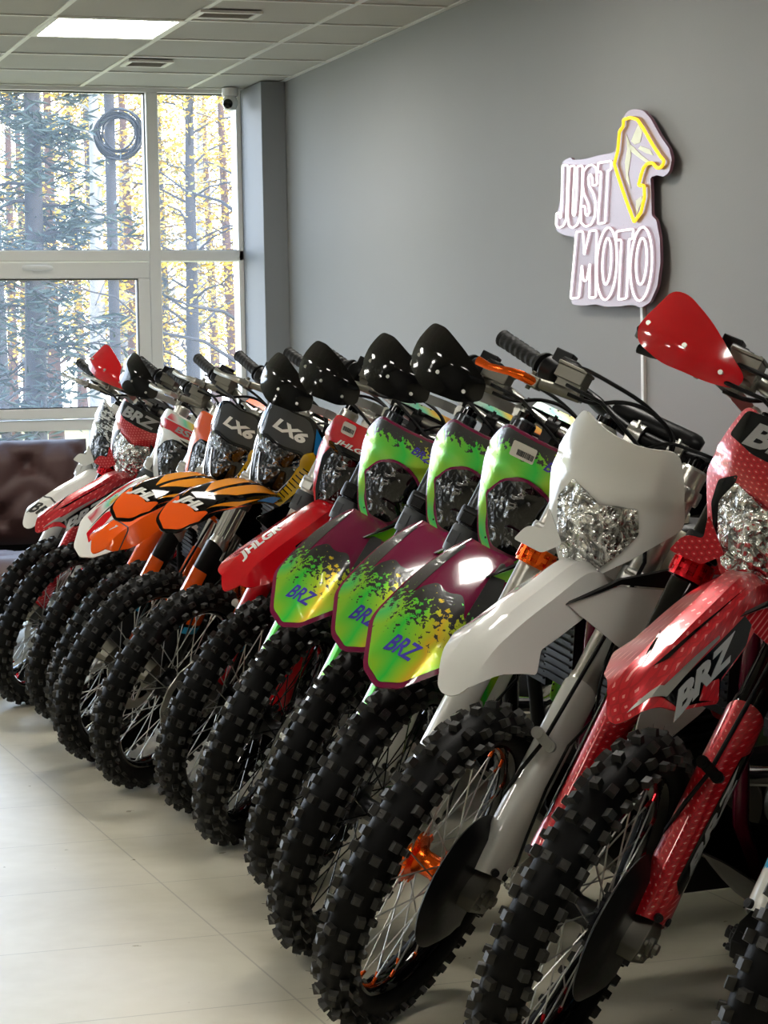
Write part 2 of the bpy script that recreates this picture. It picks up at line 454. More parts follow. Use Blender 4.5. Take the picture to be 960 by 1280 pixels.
def clampfoot_mb(s):
    mb = MB(); c = (-.02, .1*s)
    mb.loft([[(x, y*s, z) for x, y, z in q] for q in (
        [(-.055, .082, -.036), (.03, .082, -.036), (.036, .122, -.036), (-.045, .126, -.036)],
        [(-.062, .078, -.012), (.040, .078, -.014), (.046, .128, -.012), (-.052, .132, -.012)],
        [(-.055, .074, .020), (.030, .074, .016), (.036, .128, .02), (-.046, .132, .022)],
        [(-.046, .076, .045), (.008, .076, .045), (.008, .124, .045), (-.046, .124, .045)])])
    mb.cyl((0, .120*s, 0), (0, .139*s, 0), .017, 18)
    mb.cyl((0, .139*s, 0), (0, .149*s, 0), .0115, 6)
    for f, u in ((.030, .006), (.030, -.022), (-.03, -.016)):
        mb.cyl((f, .112*s, u), (f, .134*s, u), .0065, 8)
        mb.cyl((f, .134*s, u), (f, .139*s, u), .0042, 6)
    return mb
def guard_mb(s):
    """wrap-around shell over the front and outer side of the lower fork tube"""
    mb = MB(); nu, na = 22, 16; vs = []; fs = []
    for layer in (0, 1):
        for i in range(nu+1):
            t = i/nu
            for k in range(na+1):
                b = k/na; a = math.radians(-74+222*b)
                utop = .415+.035*math.cos((b-.35)*PI); ubot = .028+.016*math.sin(b*PI)
                u = ubot+(utop-ubot)*t
                rx = .0445+.006*math.exp(-((t-.06)/.12)**2)-.006*max(0, t-.8)/.2
                ry = .036+.004*math.exp(-((t-.06)/.15)**2)
                if layer: rx -= .0035; ry -= .0035
                f = -.02+rx*math.cos(a)+.006*math.exp(-((a-.2)/.25)**2)*(1-layer); l = s*(.1+ry*math.sin(a))
                vs.append((f, l, u))
    W = na+1; H = (nu+1)*W
    for i in range(nu):
        for k in range(na):
            q = [i*W+k, i*W+k+1, (i+1)*W+k+1, (i+1)*W+k]; fs += [q, [x+H for x in reversed(q)]]
    for i in range(nu):
        for k in (0, na): fs.append([i*W+k, (i+1)*W+k, (i+1)*W+k+H, i*W+k+H])
    for k in range(na):
        for i in (0, nu): fs.append([i*W+k, i*W+k+1, i*W+k+1+H, i*W+k+H])
    mb.add(vs, fs)
    return mb
def guardbolts_mb(s):
    mb = MB()
    for f, l, u in ((.022, .128, .052), (-.012, .137, .050)):
        d = V((f+.02, (l-.1), 0)).normalized(); d.y *= s
        p = V((f, l*s, u)); mb.cyl(p-d*.004, p+d*.005, .008, 12); mb.cyl(p+d*.005, p+d*.0056, .004, 6)
    return mb
def guard_graphic(s):
    g = guard_mb(s)
def triple_mb():
    mb = MB()
    for u0, u1 in ((.642, .682), (.838, .866)):
        for s in (-1, 1):
            mb.lathe([(.027, u0), (.035, u0), (.037, u0+.006), (.037, u1-.006), (.035, u1), (.027, u1)], (-.02, .1*s, 0), (0, 0, 1), 22)
            mb.box((.018, .1*s, (u0+u1)/2), (.014, .03, (u1-u0)*.8))
            mb.cyl((.024, .1*s-.017, (u0+u1)/2+.008), (.024, .1*s+.017, (u0+u1)/2+.008), .004, 6)
        mb.loft([[(-.10, -.075, u), (-.02, -.062, u), (.004, 0, u), (-.02, .062, u), (-.10, .075, u), (-.112, 0, u)] for u in (u0+.004, u1-.004)])
    mb.cyl((-.065, 0, .68), (-.065, 0, .84), .022, 16); mb.cyl((-.065, 0, .86), (-.065, 0, .882), .018, 6)
    for s in (-1, 1):
        mb.box((-.05, .045*s, .888), (.042, .026, .05))
        mb.lathe([(.015, -.015), (.024, -.015), (.024, .015), (.015, .015)], (-.05, .045*s, .917), (0, 1, 0), 16)
        mb.cyl((-.033, .045*s, .905), (-.033, .045*s, .944), .0045, 6); mb.cyl((-.067, .045*s, .905), (-.067, .045*s, .944), .0045, 6)
    return mb
BAR = [(-.05, 0, .917), (-.05, .06, .917), (-.057, .10, .925), (-.075, .155, .942), (-.092, .20, .953), (-.115, .30, .967), (-.168, .43, .987)]
def bar_mb():
    pts = [(f, -l, u) for f, l, u in reversed(BAR[1:])]+BAR
    r = [.0112, .0112, .0125, .0143, .0143, .0143]; return MB().tube(pts, r+[.0143]+r[::-1], 14)
def barp(l):
    for a, b in zip(BAR, BAR[1:]):
        if a[1] <= l <= b[1]: return V(a).lerp(V(b), (l-a[1])/(b[1]-a[1]))
    return V(BAR[-1])
def grip_mb(s):
    a, b = barp(.305), V(BAR[-1]); fl = lambda p: (p.x, p.y*s, p.z)
    mb = MB(); pts = []; rr = []
    d = (b-a)
    for k in range(33):
        t = k/32; pts.append(fl(a+d*t*1.03))
        r = .0165+(.0016 if (k % 4) in (0, 1) else 0)
        if k < 2: r = .028
        elif k == 2: r = .020
        if k > 30: r = .0185
        rr.append(r)
    mb.tube(pts, rr, 18); return mb
def throttle_mb():
    mb = MB(); a, b = barp(.262), barp(.30); f = lambda p: V((p.x, -p.y, p.z))
    mb.tube([f(a.lerp(b, t)) for t in (0, .08, .5, .9, 1)], [.020, .026, .029, .030, .025], 16)
    mb.box(f(barp(.27))+V((.0, 0, .032)), (.034, .04, .034)); mb.box(f(barp(.25))+V((0, .0, .03)), (.03, .035, .022))
    mb.cyl(f(barp(.262))+V((.02, 0, .03)), f(barp(.215))+V((.03, 0, .03)), .009, 10)
    return mb
def master_mb(s):
    mb = MB(); p = barp(.212); c = V((p.x, p.y*s, p.z)); q = barp(.23); q = V((q.x, q.y*s, q.z))
    mb.lathe([(.0145, -.013), (.022, -.013), (.022, .013), (.0145, .013)], c, (.2, s*1, .1), 16)
    mb.box(c+V((.036, 0, -.012)), (.045, .055, .03)); mb.box(c+V((.042, s*.004, .012)), (.048, .062, .026)); mb.box(c+V((.042, s*.004, .028)), (.052, .066, .007))
    mb.tube([c+V((.045, -s*.03, -.018)), c+V((.06, s*.06, -.03))], [.013, .010], 12)
    mb.box(c+V((.058, s*.066, -.032)), (.034, .028, .022)); mb.cyl(c+V((.062, s*.072, -.05)), c+V((.062, s*.072, -.012)), .006, 8)
    for a in (-1, 1): mb.cyl(c+V((.042+.018*a, s*.004+.024*a, .028)), c+V((.042+.018*a, s*.004+.024*a, .034)), .0035, 6)
    return mb
def lever_mb(s):
    pts = [(-.026, .272, .922), (.0, .292, .921), (.004, .315, .919), (-.012, .345, .915), (-.026, .375, .912), (-.036, .405, .914)]
    mb = MB().tube([(f, l*s, u) for f, l, u in pts], [.0085, .0105, .0085, .0075, .0075, .0095], 10, flat=.8)
    return mb
def switch_mb():
    mb = MB(); p = barp(.262); c = V(p)
    mb.tube([barp(.245), barp(.285)], [.024, .024], 14); mb.box(c+V((.01, 0, .026)), (.03, .03, .02)); mb.cyl(c+V((.03, 0, .004)), c+V((.036, 0, .004)), .008, 10)
    return mb
def pad_mb(kind):
    if kind == 'round':
        return MB().tube([(-.082, -.115, .944), (-.08, -.107, .945), (-.078, -.10, .945), (-.078, .055, .947), (-.08, .066, .947), (-.082, .074, .946)], [.018, .024, .0255, .0255, .024, .018], 20)
    mb = MB(); mb.loft([[(-.105, l, .915), (-.055, l, .915), (-.048, l, .938), (-.068, l, .957), (-.108, l, .955)] for l in (-.135, -.12, .12, .135)])
    return mb
def padtop_mb(): return MB().loft([[(-.049, l, .9405), (-.0675, l, .9580), (-.066, l, .9595), (-.047, l, .9415)] for l in (-.11, .11)])

GUARDS = {
 'G': [(-.402, 1.014, .014), (-.352, 1.011, .016), (-.27, .978, .03), (-.196, .935, .01), (-.192, .898, .012), (-.235, .872), (-.33, .864, .03), (-.40, .903, .014), (-.416, .935, .01), (-.412, .990, .02)],
 'R': [(-.352, 1.058, .016), (-.316, 1.060, .02), (-.245, 1.026, .03), (-.195, .988, .02), (-.155, .962), (-.162, .936), (-.213, .926), (-.30, .925), (-.36, .944), (-.376, .962), (-.38, .985, .03)],
}
def hg_fn(kind, s):
    uc, = ({'G': (.93,), 'R': (.975,)}[kind])
    def fn(l, u):
        x = -l
        f = .045-2.4*(x-.27)**2 if x < .27 else .045-4.2*(x-.27)**2
        ur = uc+(.02 if kind == 'G' else -.01)*1-(x-.3)*(-.12)
        return (f-1.6*(u-uc)**2+.012*max(0, 1-abs(u-ur)/.05)-.02*0, l*s if s > 0 else l, u)
    if s > 0: return lambda l, u: (lambda q: (q[0], -l, q[2]))(fn(l, u))
    return fn
def handguard_mb(kind, s): return panel('handguard', rnd(GUARDS[kind], .018), hg_fn(kind, s), .012, .004, .002, 1 if s < 0 else -1)
def hgbracket_mb(kind, s):
    mb = MB(); e = hg_fn(kind, s); z = {'G': .905, 'R': .945}[kind]
    a = V(e(-.215, z))+V((-.008, 0, 0)); b = V((-.03, .125*s, .915)); m = V((.0, .165*s, .912+(z-.905)*.5))
    mb.bar(a, m, .022, .007, (1, 0, 0)); mb.bar(m, b, .024, .008, (1, 0, 0))
    mb.cyl(b+V((-.012, 0, 0)), b+V((.012, 0, 0)), .015, 14); mb.cyl(b+V((.012, 0, 0)), b+V((.016, 0, 0)), .009, 6)
    return mb
def hgstrut_mb(kind, s):
    e = hg_fn(kind, s); o = barp(.43); return MB().tube([(o.x, o.y*s, o.z), V(e(-.375, {'G': .93, 'R': .972}[kind]))+V((-.006, 0, 0))], .008, 8)
def hgbolts_mb(kind, s, i):
    mb = MB(); e = hg_fn(kind, s)
    for l, u in {'G': ((-.235, .898), (-.31, .912), (-.385, .932)), 'R': ((-.195, .951), (-.272, .968), (-.362, .985))}[kind][i:i+1]:
        p = V(e(l, u)); mb.cyl(p+V((-.002, 0, 0)), p+V((.0050, 0, 0)), .0046, 12); mb.cyl(p+V((.005, 0, 0)), p+V((.0054, 0, 0)), .0024, 6)
    return mb

# ---- headlight masks: outlines in (l,u), seen from in front
MASK = {
 'X': mirror([(0, .882), (.045, .885, .05), (.104, .907, .016), (.128, .862, .03), (.147, .792, .02), (.138, .772, .02), (.092, .694, .01), (.036, .628, .01), (0, .624)]),
 'G': mirror([(0, .868), (.060, .870, .03), (.102, .876, .018), (.128, .845, .03), (.148, .806, .025), (.112, .71, .05), (.068, .622, .02), (.018, .592, .012), (0, .589)]),
 'J': mirror([(0, .872), (.082, .877, .014), (.112, .82, .05), (.130, .768, .02), (.108, .70, .05), (.080, .642, .02), (.05, .604, .02), (0, .596)]),
 'L': mirror([(0, .915), (.07, .925, .03), (.112, .896, .02), (.128, .84, .05), (.134, .786, .02), (.110, .72, .03), (.082, .660, .02), (.035, .632, .02), (0, .630)]),
}
LENS = {
 'X': mirror([(0, .757, .004), (.070, .782, .004), (.088, .742, .01), (.072, .70, .03), (.038, .643, .01), (0, .640)]),
 'G': mirror([(0, .782, .06), (.055, .766, .05), (.082, .724, .008), (.050, .664, .02), (.030, .632, .012), (0, .630)]),
 'J': mirror([(0, .778, .01), (.048, .778, .006), (.068, .752, .02), (.058, .66, .03), (.034, .600, .012), (0, .597)]),
 'L': mirror([(0, .800, .03), (.062, .812, .01), (.094, .795, .008), (.082, .74, .03), (.048, .668, .012), (0, .660)]),
}
FIN = [(-.094, .712), (-.085, .670), (-.120, .665, .02), (-.134, .628, .006), (-.07, .628), (-.04, .66)]
def mask_fn(l, u):
    a = abs(l); t = min(1, max(0, (u-(.752+.40*a))/.022)); return (.10+.013*t*t*(3-2*t)-1.9*l*l-1.4*max(0, a-.085)**1.3+.35*(u-.8)-1.2*max(0, .70-u)*max(0, a-.03), l, u)
def lens_fn(l, u):
    f, l, u = mask_fn(l, u); return (f+.012*max(0, 1-(l/.07)**2)*max(0, 1-((u-.71)/.08)**2), l, u)
def fin_fn(l, u):
    return (.062+.18*(u-.66)-1.5*(abs(l)-.09)**2, l, u)

# ---- front fenders: height profile along f and plan outlines in (f,l)
CU = {
 'X': [(-.2, .60), (-.02, .648), (.12, .635), (.23, .565), (.36, .472), (.405, .425), (.43, .365), (.447, .30)],
 'G': [(-.2, .60), (-.02, .648), (.12, .630), (.2, .565), (.3, .44), (.36, .33), (.40, .25)],
 'L': [(-.2, .62), (-.02, .672), (.1, .676), (.25, .645), (.4, .575), (.47, .505), (.52, .43)],
 'R': [(-.2, .60), (-.02, .648), (.12, .635), (.25, .550), (.4, .437), (.45, .39), (.475, .345), (.49, .295)],
}
FND = {
 'X': mirror_y([(.443, 0), (.436, .028, .012), (.408, .052, .02), (.296, .088, .008), (.280, .068, .006), (.120, .072, .05), (.05, .05, .03), (-.14, .05, .02), (-.14, 0)]),
 'G': mirror_y([(.393, 0), (.380, .048, .012), (.300, .112, .02), (.20, .098, .05), (.125, .062, .006), (.138, .02, .01), (.140, 0)]),
 'L': mirror_y([(.512, 0), (.497, .046, .015), (.44, .068, .03), (.34, .074, .05), (.13, .080, .05), (.05, .06, .03), (-.14, .05, .02), (-.14, 0)]),
 'J': mirror_y([(.490, 0), (.484, .020, .012), (.465, .056, .02), (.41, .078, .04), (.25, .072, .04), (.16, .062, .04), (.05, .05, .03), (-.14, .05, .02), (-.14, 0)]),
 'R': mirror_y([(.488, 0), (.474, .030, .012), (.412, .066, .02), (.303, .097, .010), (.288, .080, .006), (.20, .074, .03), (.12, .058, .03), (-.14, .05, .02), (-.14, 0)]),
}
CU['J'] = CU['R']
HRM = {k: herm(v) for k, v in CU.items()}
def fend_fn(shape):
    g = HRM[shape]; l0 = {'X': .03, 'R': .03, 'J': .03}.get(shape, .05); k = {'X': 1.6, 'G': .9, 'L': .75, 'R': 1.35, 'J': 1.3}[shape]
    def fn(f, l):
        a = abs(l); return (f, l, g(f)-2*min(a, l0)**2-k*max(0, a-l0)+.006*max(0, 1-a/.02)*(1 if shape in 'XR' else 0)-(.5 if shape in 'GL' else 0)*max(0, a-l0)*max(0, f-.2))
    return fn

def bar_code(l, u, w, h):
    b = bmesh.new(); x = l-w/2
    while x < l+w/2:
        ww = random.choice((.001, .0016, .0024)); b.faces.new([b.verts.new(q) for q in ((x, u-h/2, 0), (x+ww, u-h/2, 0), (x+ww, u+h/2, 0), (x, u+h/2, 0))]); x += ww+random.choice((.0012, .002))
    return b

# ---- body sections in the bike's own frame (x forward, y left, z up)
def sidefn(y0, flare, x0, x1, curve=.25):
    def fn(x, z):
        t = min(1, max(0, (x-x0)/(x1-x0))); return (x, y0+flare*t*t*(3-2*t)-curve*(z-.8)**2, z)
    return fn
SHR = {'X': [(-.175, .888, .006), (-.285, .915), (-.42, .893, .03), (-.60, .90), (-.80, .90, .02), (-.86, .85, .02), (-.66, .78), (-.52, .64, .02), (-.42, .585, .02), (-.35, .60, .02), (-.37, .74, .03), (-.29, .80, .01)],
       'J': [(-.20, .90, .01), (-.33, .95), (-.55, .965, .04), (-.80, .92, .02), (-.74, .84), (-.56, .66, .02), (-.44, .58, .02), (-.37, .62, .02), (-.34, .78, .03)]}
def shroud_mb(shape, s):
    out = SHR[shape] if s > 0 else [(min(p[0], -.40+.12*(p[0]+.35)) if p[0] > -.4 else p[0], *p[1:]) for p in SHR[shape]]
    fn0 = sidefn(.135, .085, -.75, -.2)
    fn = (lambda x, z: fn0(x, z)) if s > 0 else (lambda x, z: (lambda q: (q[0], -q[1], q[2]))(fn0(x, z)))
    return panel('radiator_shroud', rnd(out, .015), fn, .05, .004, .002, -1 if s > 0 else 1)
def trim_mb(s):
    f0 = sidefn(.137, .085, -.75, -.2); x0 = -.168 if s > 0 else -.40
    return panel('t', rnd([(x0, .889), (min(x0-.1, -.285), .928), (-.55, .945), (-.80, .935), (-.80, .905), (-.55, .905), (-.42, .897), (min(x0-.1, -.285), .919)], .003), lambda x, z: (lambda q: (q[0], q[1]*s, q[2]))(f0(x, z)), .05, .012, .005, -1 if s > 0 else 1)
def sidepanel_mb(s):
    fn = lambda x, z: (x, s*(.125-.25*(z-.8)**2+.02*(x+1)), z)
    return panel('side_panel', rnd([(-.80, .84), (-.95, .90), (-1.32, .93), (-1.36, .88), (-1.15, .72), (-.98, .66), (-.86, .70)], .03), fn, .06, .004, 0, -1 if s > 0 else 1)
def seat_mb():
    mb = MB(); rings = []
    for x, w, z, h in ((-.50, .05, .95, .05), (-.52, .065, .955, .06), (-.65, .085, .935, .075), (-.85, .115, .925, .08), (-1.1, .125, .94, .075), (-1.35, .11, .965, .06), (-1.42, .08, .972, .04), (-1.44, .05, .972, .02)):
        r = []
        for k in range(16):
            a = 2*PI*k/16; c, s_ = math.cos(a), math.sin(a)
            r.append((x, w*math.copysign(abs(c)**.6, c), z+h/2*math.copysign(abs(s_)**.55, s_)))
        rings.append(r)
    return mb.loft(rings)
def tank_mb():
    mb = MB(); rings = []
    for x, w, z, h in ((-.40, .05, .93, .08), (-.42, .10, .90, .16), (-.50, .135, .86, .24), (-.62, .13, .85, .22), (-.74, .10, .86, .14), (-.80, .07, .88, .08)):
        r = []
        for k in range(18):
            a = 2*PI*k/18; c, s_ = math.cos(a), math.sin(a); r.append((x, w*math.copysign(abs(c)**.7, c), z+h/2*math.copysign(abs(s_)**.7, s_)))
        rings.append(r)
    mb.loft(rings); mb.lathe([(.0, .0), (.032, .0), (.034, .02), (.028, .028), (0, .028)], (-.52, 0, .978), (0, 0, 1), 20)
    return mb
def rearfender_mb():
    g = herm([(-1.92, .92), (-1.7, .945), (-1.45, .935), (-1.2, .925)])
    o = mirror_y([(-1.18, 0), (-1.18, .085), (-1.5, .105), (-1.8, .095), (-1.9, .06), (-1.92, 0)])
    return panel('rear_fender', rnd(o, .03), lambda x, y: (x, y, g(x)-1.5*max(0, abs(y)-.05)-.6*y*y), .05, .004, 0, 1)
def frame_mb():
    mb = MB(); H0 = AXLE-OFF*Fv
    mb.cyl(H0+Uv*.675-Fv*0, H0+Uv*.845, .033, 20)
    for s in (-1, 1):
        T = lambda pts, r: mb.tube([(x, y*s, z) for x, y, z in pts], r, 10)
        T([(-.40, .02, 1.0), (-.50, .09, .93), (-.62, .125, .84), (-.78, .13, .66), (-.87, .12, .46), (-.87, .11, .33)], .021)
        T([(-.375, .015, .90), (-.375, .03, .74), (-.39, .06, .58), (-.41, .075, .42), (-.46, .085, .31), (-.60, .09, .28), (-.80, .095, .28), (-.87, .11, .33)], .016)
        T([(-.72, .12, .76), (-.95, .09, .86), (-1.42, .075, .95)], .012); T([(-.86, .12, .50), (-1.1, .09, .76), (-1.36, .075, .93)], .011)
        T([(-.375, .02, .88), (-.52, .08, .80), (-.66, .125, .78)], .010)
    mb.cyl((-.87, -.12, .42), (-.87, .12, .42), .02, 12); mb.cyl((-.70, -.13, .76), (-.70, .13, .76), .014, 10)
    return mb
def engine_mb():
    mb = MB()
    rings = []
    for y, k in ((-.125, .86), (-.115, .95), (-.05, 1), (.05, 1), (.115, .95), (.125, .86)):
        rings.append([(-.66+x*k, y, .42+z*k) for x, z in ((-.20, -.02), (-.17, .10), (-.06, .13), (.10, .12), (.17, .04), (.16, -.07), (.08, -.13), (-.12, -.125))])
    mb.loft(rings)
    d = V((.13, 0, 1)).normalized(); c = V((-.60, 0, .50))
    Rm = Matrix((d.cross(V((0, 1, 0))) * -1, V((0, 1, 0)), d)).transposed()
    mb.box(c+d*.10, (.13, .13, .22), Rm)
    for k in range(9): mb.box(c+d*(.05+.018*k), (.172, .168, .006), Rm)
    mb.box(c+d*.255, (.15, .13, .09), Rm, .85); mb.box(c+d*.30, (.11, .10, .03), Rm)
    mb.cyl((-.36-.1, .0, .60), (-.56, 0, .66), .02, 12)
    return mb
def cover_mb(s):
    mb = MB()
    mb.lathe([(0, 0), (.10, 0), (.10, .012), (.088, .026), (.05, .03), (0, .03)], (-.60 if s > 0 else -.72, .118*s, .42), (0, s, 0), 30)
    mb.lathe([(0, 0), (.06, 0), (.056, .022), (0, .026)], (-.76 if s > 0 else -.56, .118*s, .43), (0, s, 0), 24)
    for k in range(7):
        a = 2*PI*k/7; mb.cyl((-.60+.092*math.cos(a) if s > 0 else -.72+.092*math.cos(a), .125*s, .42+.092*math.sin(a)), (-.60+.092*math.cos(a) if s > 0 else -.72+.092*math.cos(a), .137*s, .42+.092*math.sin(a)), .006, 6)
    return mb
def exhaust_mb():
    mb = MB(); mb.tube([(-.50, -.02, .70), (-.43, -.04, .67), (-.40, -.08, .58), (-.44, -.145, .49), (-.54, -.165, .47), (-.75, -.15, .56), (-.92, -.13, .66), (-1.05, -.13, .74)], .021, 14)
    return mb
def muffler_mb():
    mb = MB(); mb.tube([(-1.0, -.13, .71), (-1.04, -.132, .735), (-1.10, -.135, .76), (-1.46, -.14, .88), (-1.50, -.14, .893), (-1.53, -.14, .90)], [.024, .04, .052, .052, .04, .022], 18)
    return mb
def radiator_mb(s):
    mb = MB(); mb.box((-.37, .115*s, .75), (.035, .11, .24))
    for k in range(14): mb.box((-.350, .115*s, .645+k*.016), (.006, .104, .004))
    return mb
def swingarm_mb():
    mb = MB()
    for s in (-1, 1): mb.loft([[(x, y*s-w, z-h), (x, y*s+w, z-h), (x, y*s+w, z+h), (x, y*s-w, z+h)] for x, y, z, w, h in ((-.86, .09, .42, .02, .035), (-1.1, .098, .40, .015, .04), (-1.40, .105, .35, .013, .03), (-1.54, .105, .335, .012, .024))])
    mb.box((-.98, 0, .415), (.06, .19, .06)); mb.cyl((-1.46, -.13, .335), (-1.46, .13, .335), .012, 10)
    return mb
def shock_mb():
    mb = MB(); a, b = V((-.90, 0, .43)), V((-.76, 0, .78)); mb.cyl(a, b, .016, 12); pts = []
    d = (b-a); x = V((0, 1, 0)); y = d.normalized().cross(x)
    for k in range(120):
        t = k/119; an = t*2*PI*8; pts.append(a+d*(.12+.7*t)+(x*math.cos(an)+y*math.sin(an))*.034)
    mb.tube(pts, .0055, 6); return mb
def stand_mb():
    mb = MB(); mb.tube([(-.83, .13, .33), (-.86, .20, .25), (-.93, .375, .078)], .012, 10); mb.tube([(-.845, .125, .31), (-.875, .205, .235), (-.93, .365, .078)], .006, 8)
    mb.box((-.93, .385, .069), (.09, .05, .012), Matrix.Rotation(.165, 3, 'X')); mb.cyl((-.83, .10, .33), (-.83, .145, .33), .018, 12); return mb
def peg_mb(s):
    mb = MB(); mb.box((-.84, .185*s, .365), (.06, .09, .022)); mb.bar((-.85, .12*s, .35), (-.84, .15*s, .36), .03, .03)
    for k in range(4):
        for j in (-1, 1): mb.box((-.84+.025*j, .15*s+s*.022*k, .381), (.008, .008, .01))
    return mb
def skid_mb():
    def fn(x, y):
        a = abs(y); o = max(0, a-.11); return (x, math.copysign(min(a, .11)+.22*o, y), .242+max(0, x+.5)**1.6*2.4+o*.97)
    return panel('skid_plate', rnd(mirror_y([(-.335, 0), (-.345, .14), (-.40, .27), (-.60, .25), (-.86, .20), (-.86, 0)]), .02), fn, .03, .004, 0, 1)
def chain_mb():
    pts = []
    for k in range(13): a = PI/2+PI*k/12; pts.append((-1.46+.10*math.cos(a), .055, .335+.10*math.sin(a)))
    for k in range(9): a = -PI/2+PI*k/8; pts.append((-.80+.035*math.cos(a), .055, .40+.035*math.sin(a)))
    return MB().tube(pts, .007, 6, closed=True)
def sprocket_mb():
    mb = MB(); mb.lathe([(.07, .05), (.104, .05), (.104, .058), (.07, .058)], (-1.46, 0, .335), (0, 1, 0), 40)
    for k in range(6): a = 2*PI*k/6; mb.bar((-1.46+.03*math.cos(a), .054, .335+.03*math.sin(a)), (-1.46+.08*math.cos(a), .054, .335+.08*math.sin(a)), .014, .008, (0, 1, 0))
    return mb
def caliper_mb():
    mb = MB(); mb.box((-.115, .085, .075), (.05, .05, .085)); mb.box((-.10, .075, .035), (.05, .02, .06)); mb.cyl((-.125, .085, .055), (-.125, .115, .055), .016, 14); mb.cyl((-.115, .085, .095), (-.115, .115, .095), .016, 14)
    return mb
def hose_mb():
    return MB().tube([(.03, -.19, .94), (.06, -.10, .935), (.05, .03, .88), (.03, .112, .70), (.034, .112, .58), (.040, .108, .47), (.043, .104, .38), (.043, .100, .31), (.036, .085, .25), (.0, .068, .19), (-.06, .066, .14), (-.10, .07, .11)], .0042, 8)
def hoseclamp_mb():
    mb = MB(); mb.box((.044, .101, .318), (.014, .040, .020), Matrix.Rotation(-.35, 3, 'X'))
    for k in (-1, 1):
        p = V((.050, .101+.017*k, .318-.006*k)); mb.cyl(p-V((.008, 0, 0)), p+V((.004, 0, 0)), .0115, 14); mb.cyl(p+V((.004, 0, 0)), p+V((.006, 0, 0)), .006, 6)
    return mb
def wire_mb():
    return MB().tube([(.02, .12, .60), (.035, .135, .50), (.058, .155, .45), (.03, .165, .40), (.05, .15, .33), (.05, .150, .24), (.026, .152, .14), (-.02, .146, .08), (-.05, .125, .04)], .0032, 7)
def cable_mb(k):
    if k == 0: pts = [(-.06, -.235, .985), (-.03, -.19, .988), (-.0, -.12, .982), (.0, -.05, .974), (-.01, .01, .955), (-.025, .036, .935), (-.03, .044, .90), (-.04, .045, .82), (-.09, .04, .72)]
    elif k == 1: pts = [(.03, -.18, .925), (.02, -.13, .93), (.01, -.08, .957), (.0, -.03, .965), (-.01, .02, .95), (-.02, .04, .92), (-.03, .045, .86), (-.08, .05, .76)]
    else: pts = [(-.02, .25, .935), (.02, .18, .935), (.03, .10, .93), (.0, .03, .92), (-.04, -.03, .86), (-.10, -.04, .74)]
    c = []
    for i in range(len(pts)-1):
        p0, p1, p2, p3 = (V(pts[max(0, i-1)]), V(pts[i]), V(pts[i+1]), V(pts[min(len(pts)-1, i+2)]))
        for q in range(4):
            t = q/4; c.append(.5*((2*p1)+(p2-p0)*t+(2*p0-5*p1+4*p2-p3)*t*t+(3*p1-p0-3*p2+p3)*t**3))
    c.append(V(pts[-1]))
    return MB().tube(c, .0042 if k < 2 else .0036, 8)

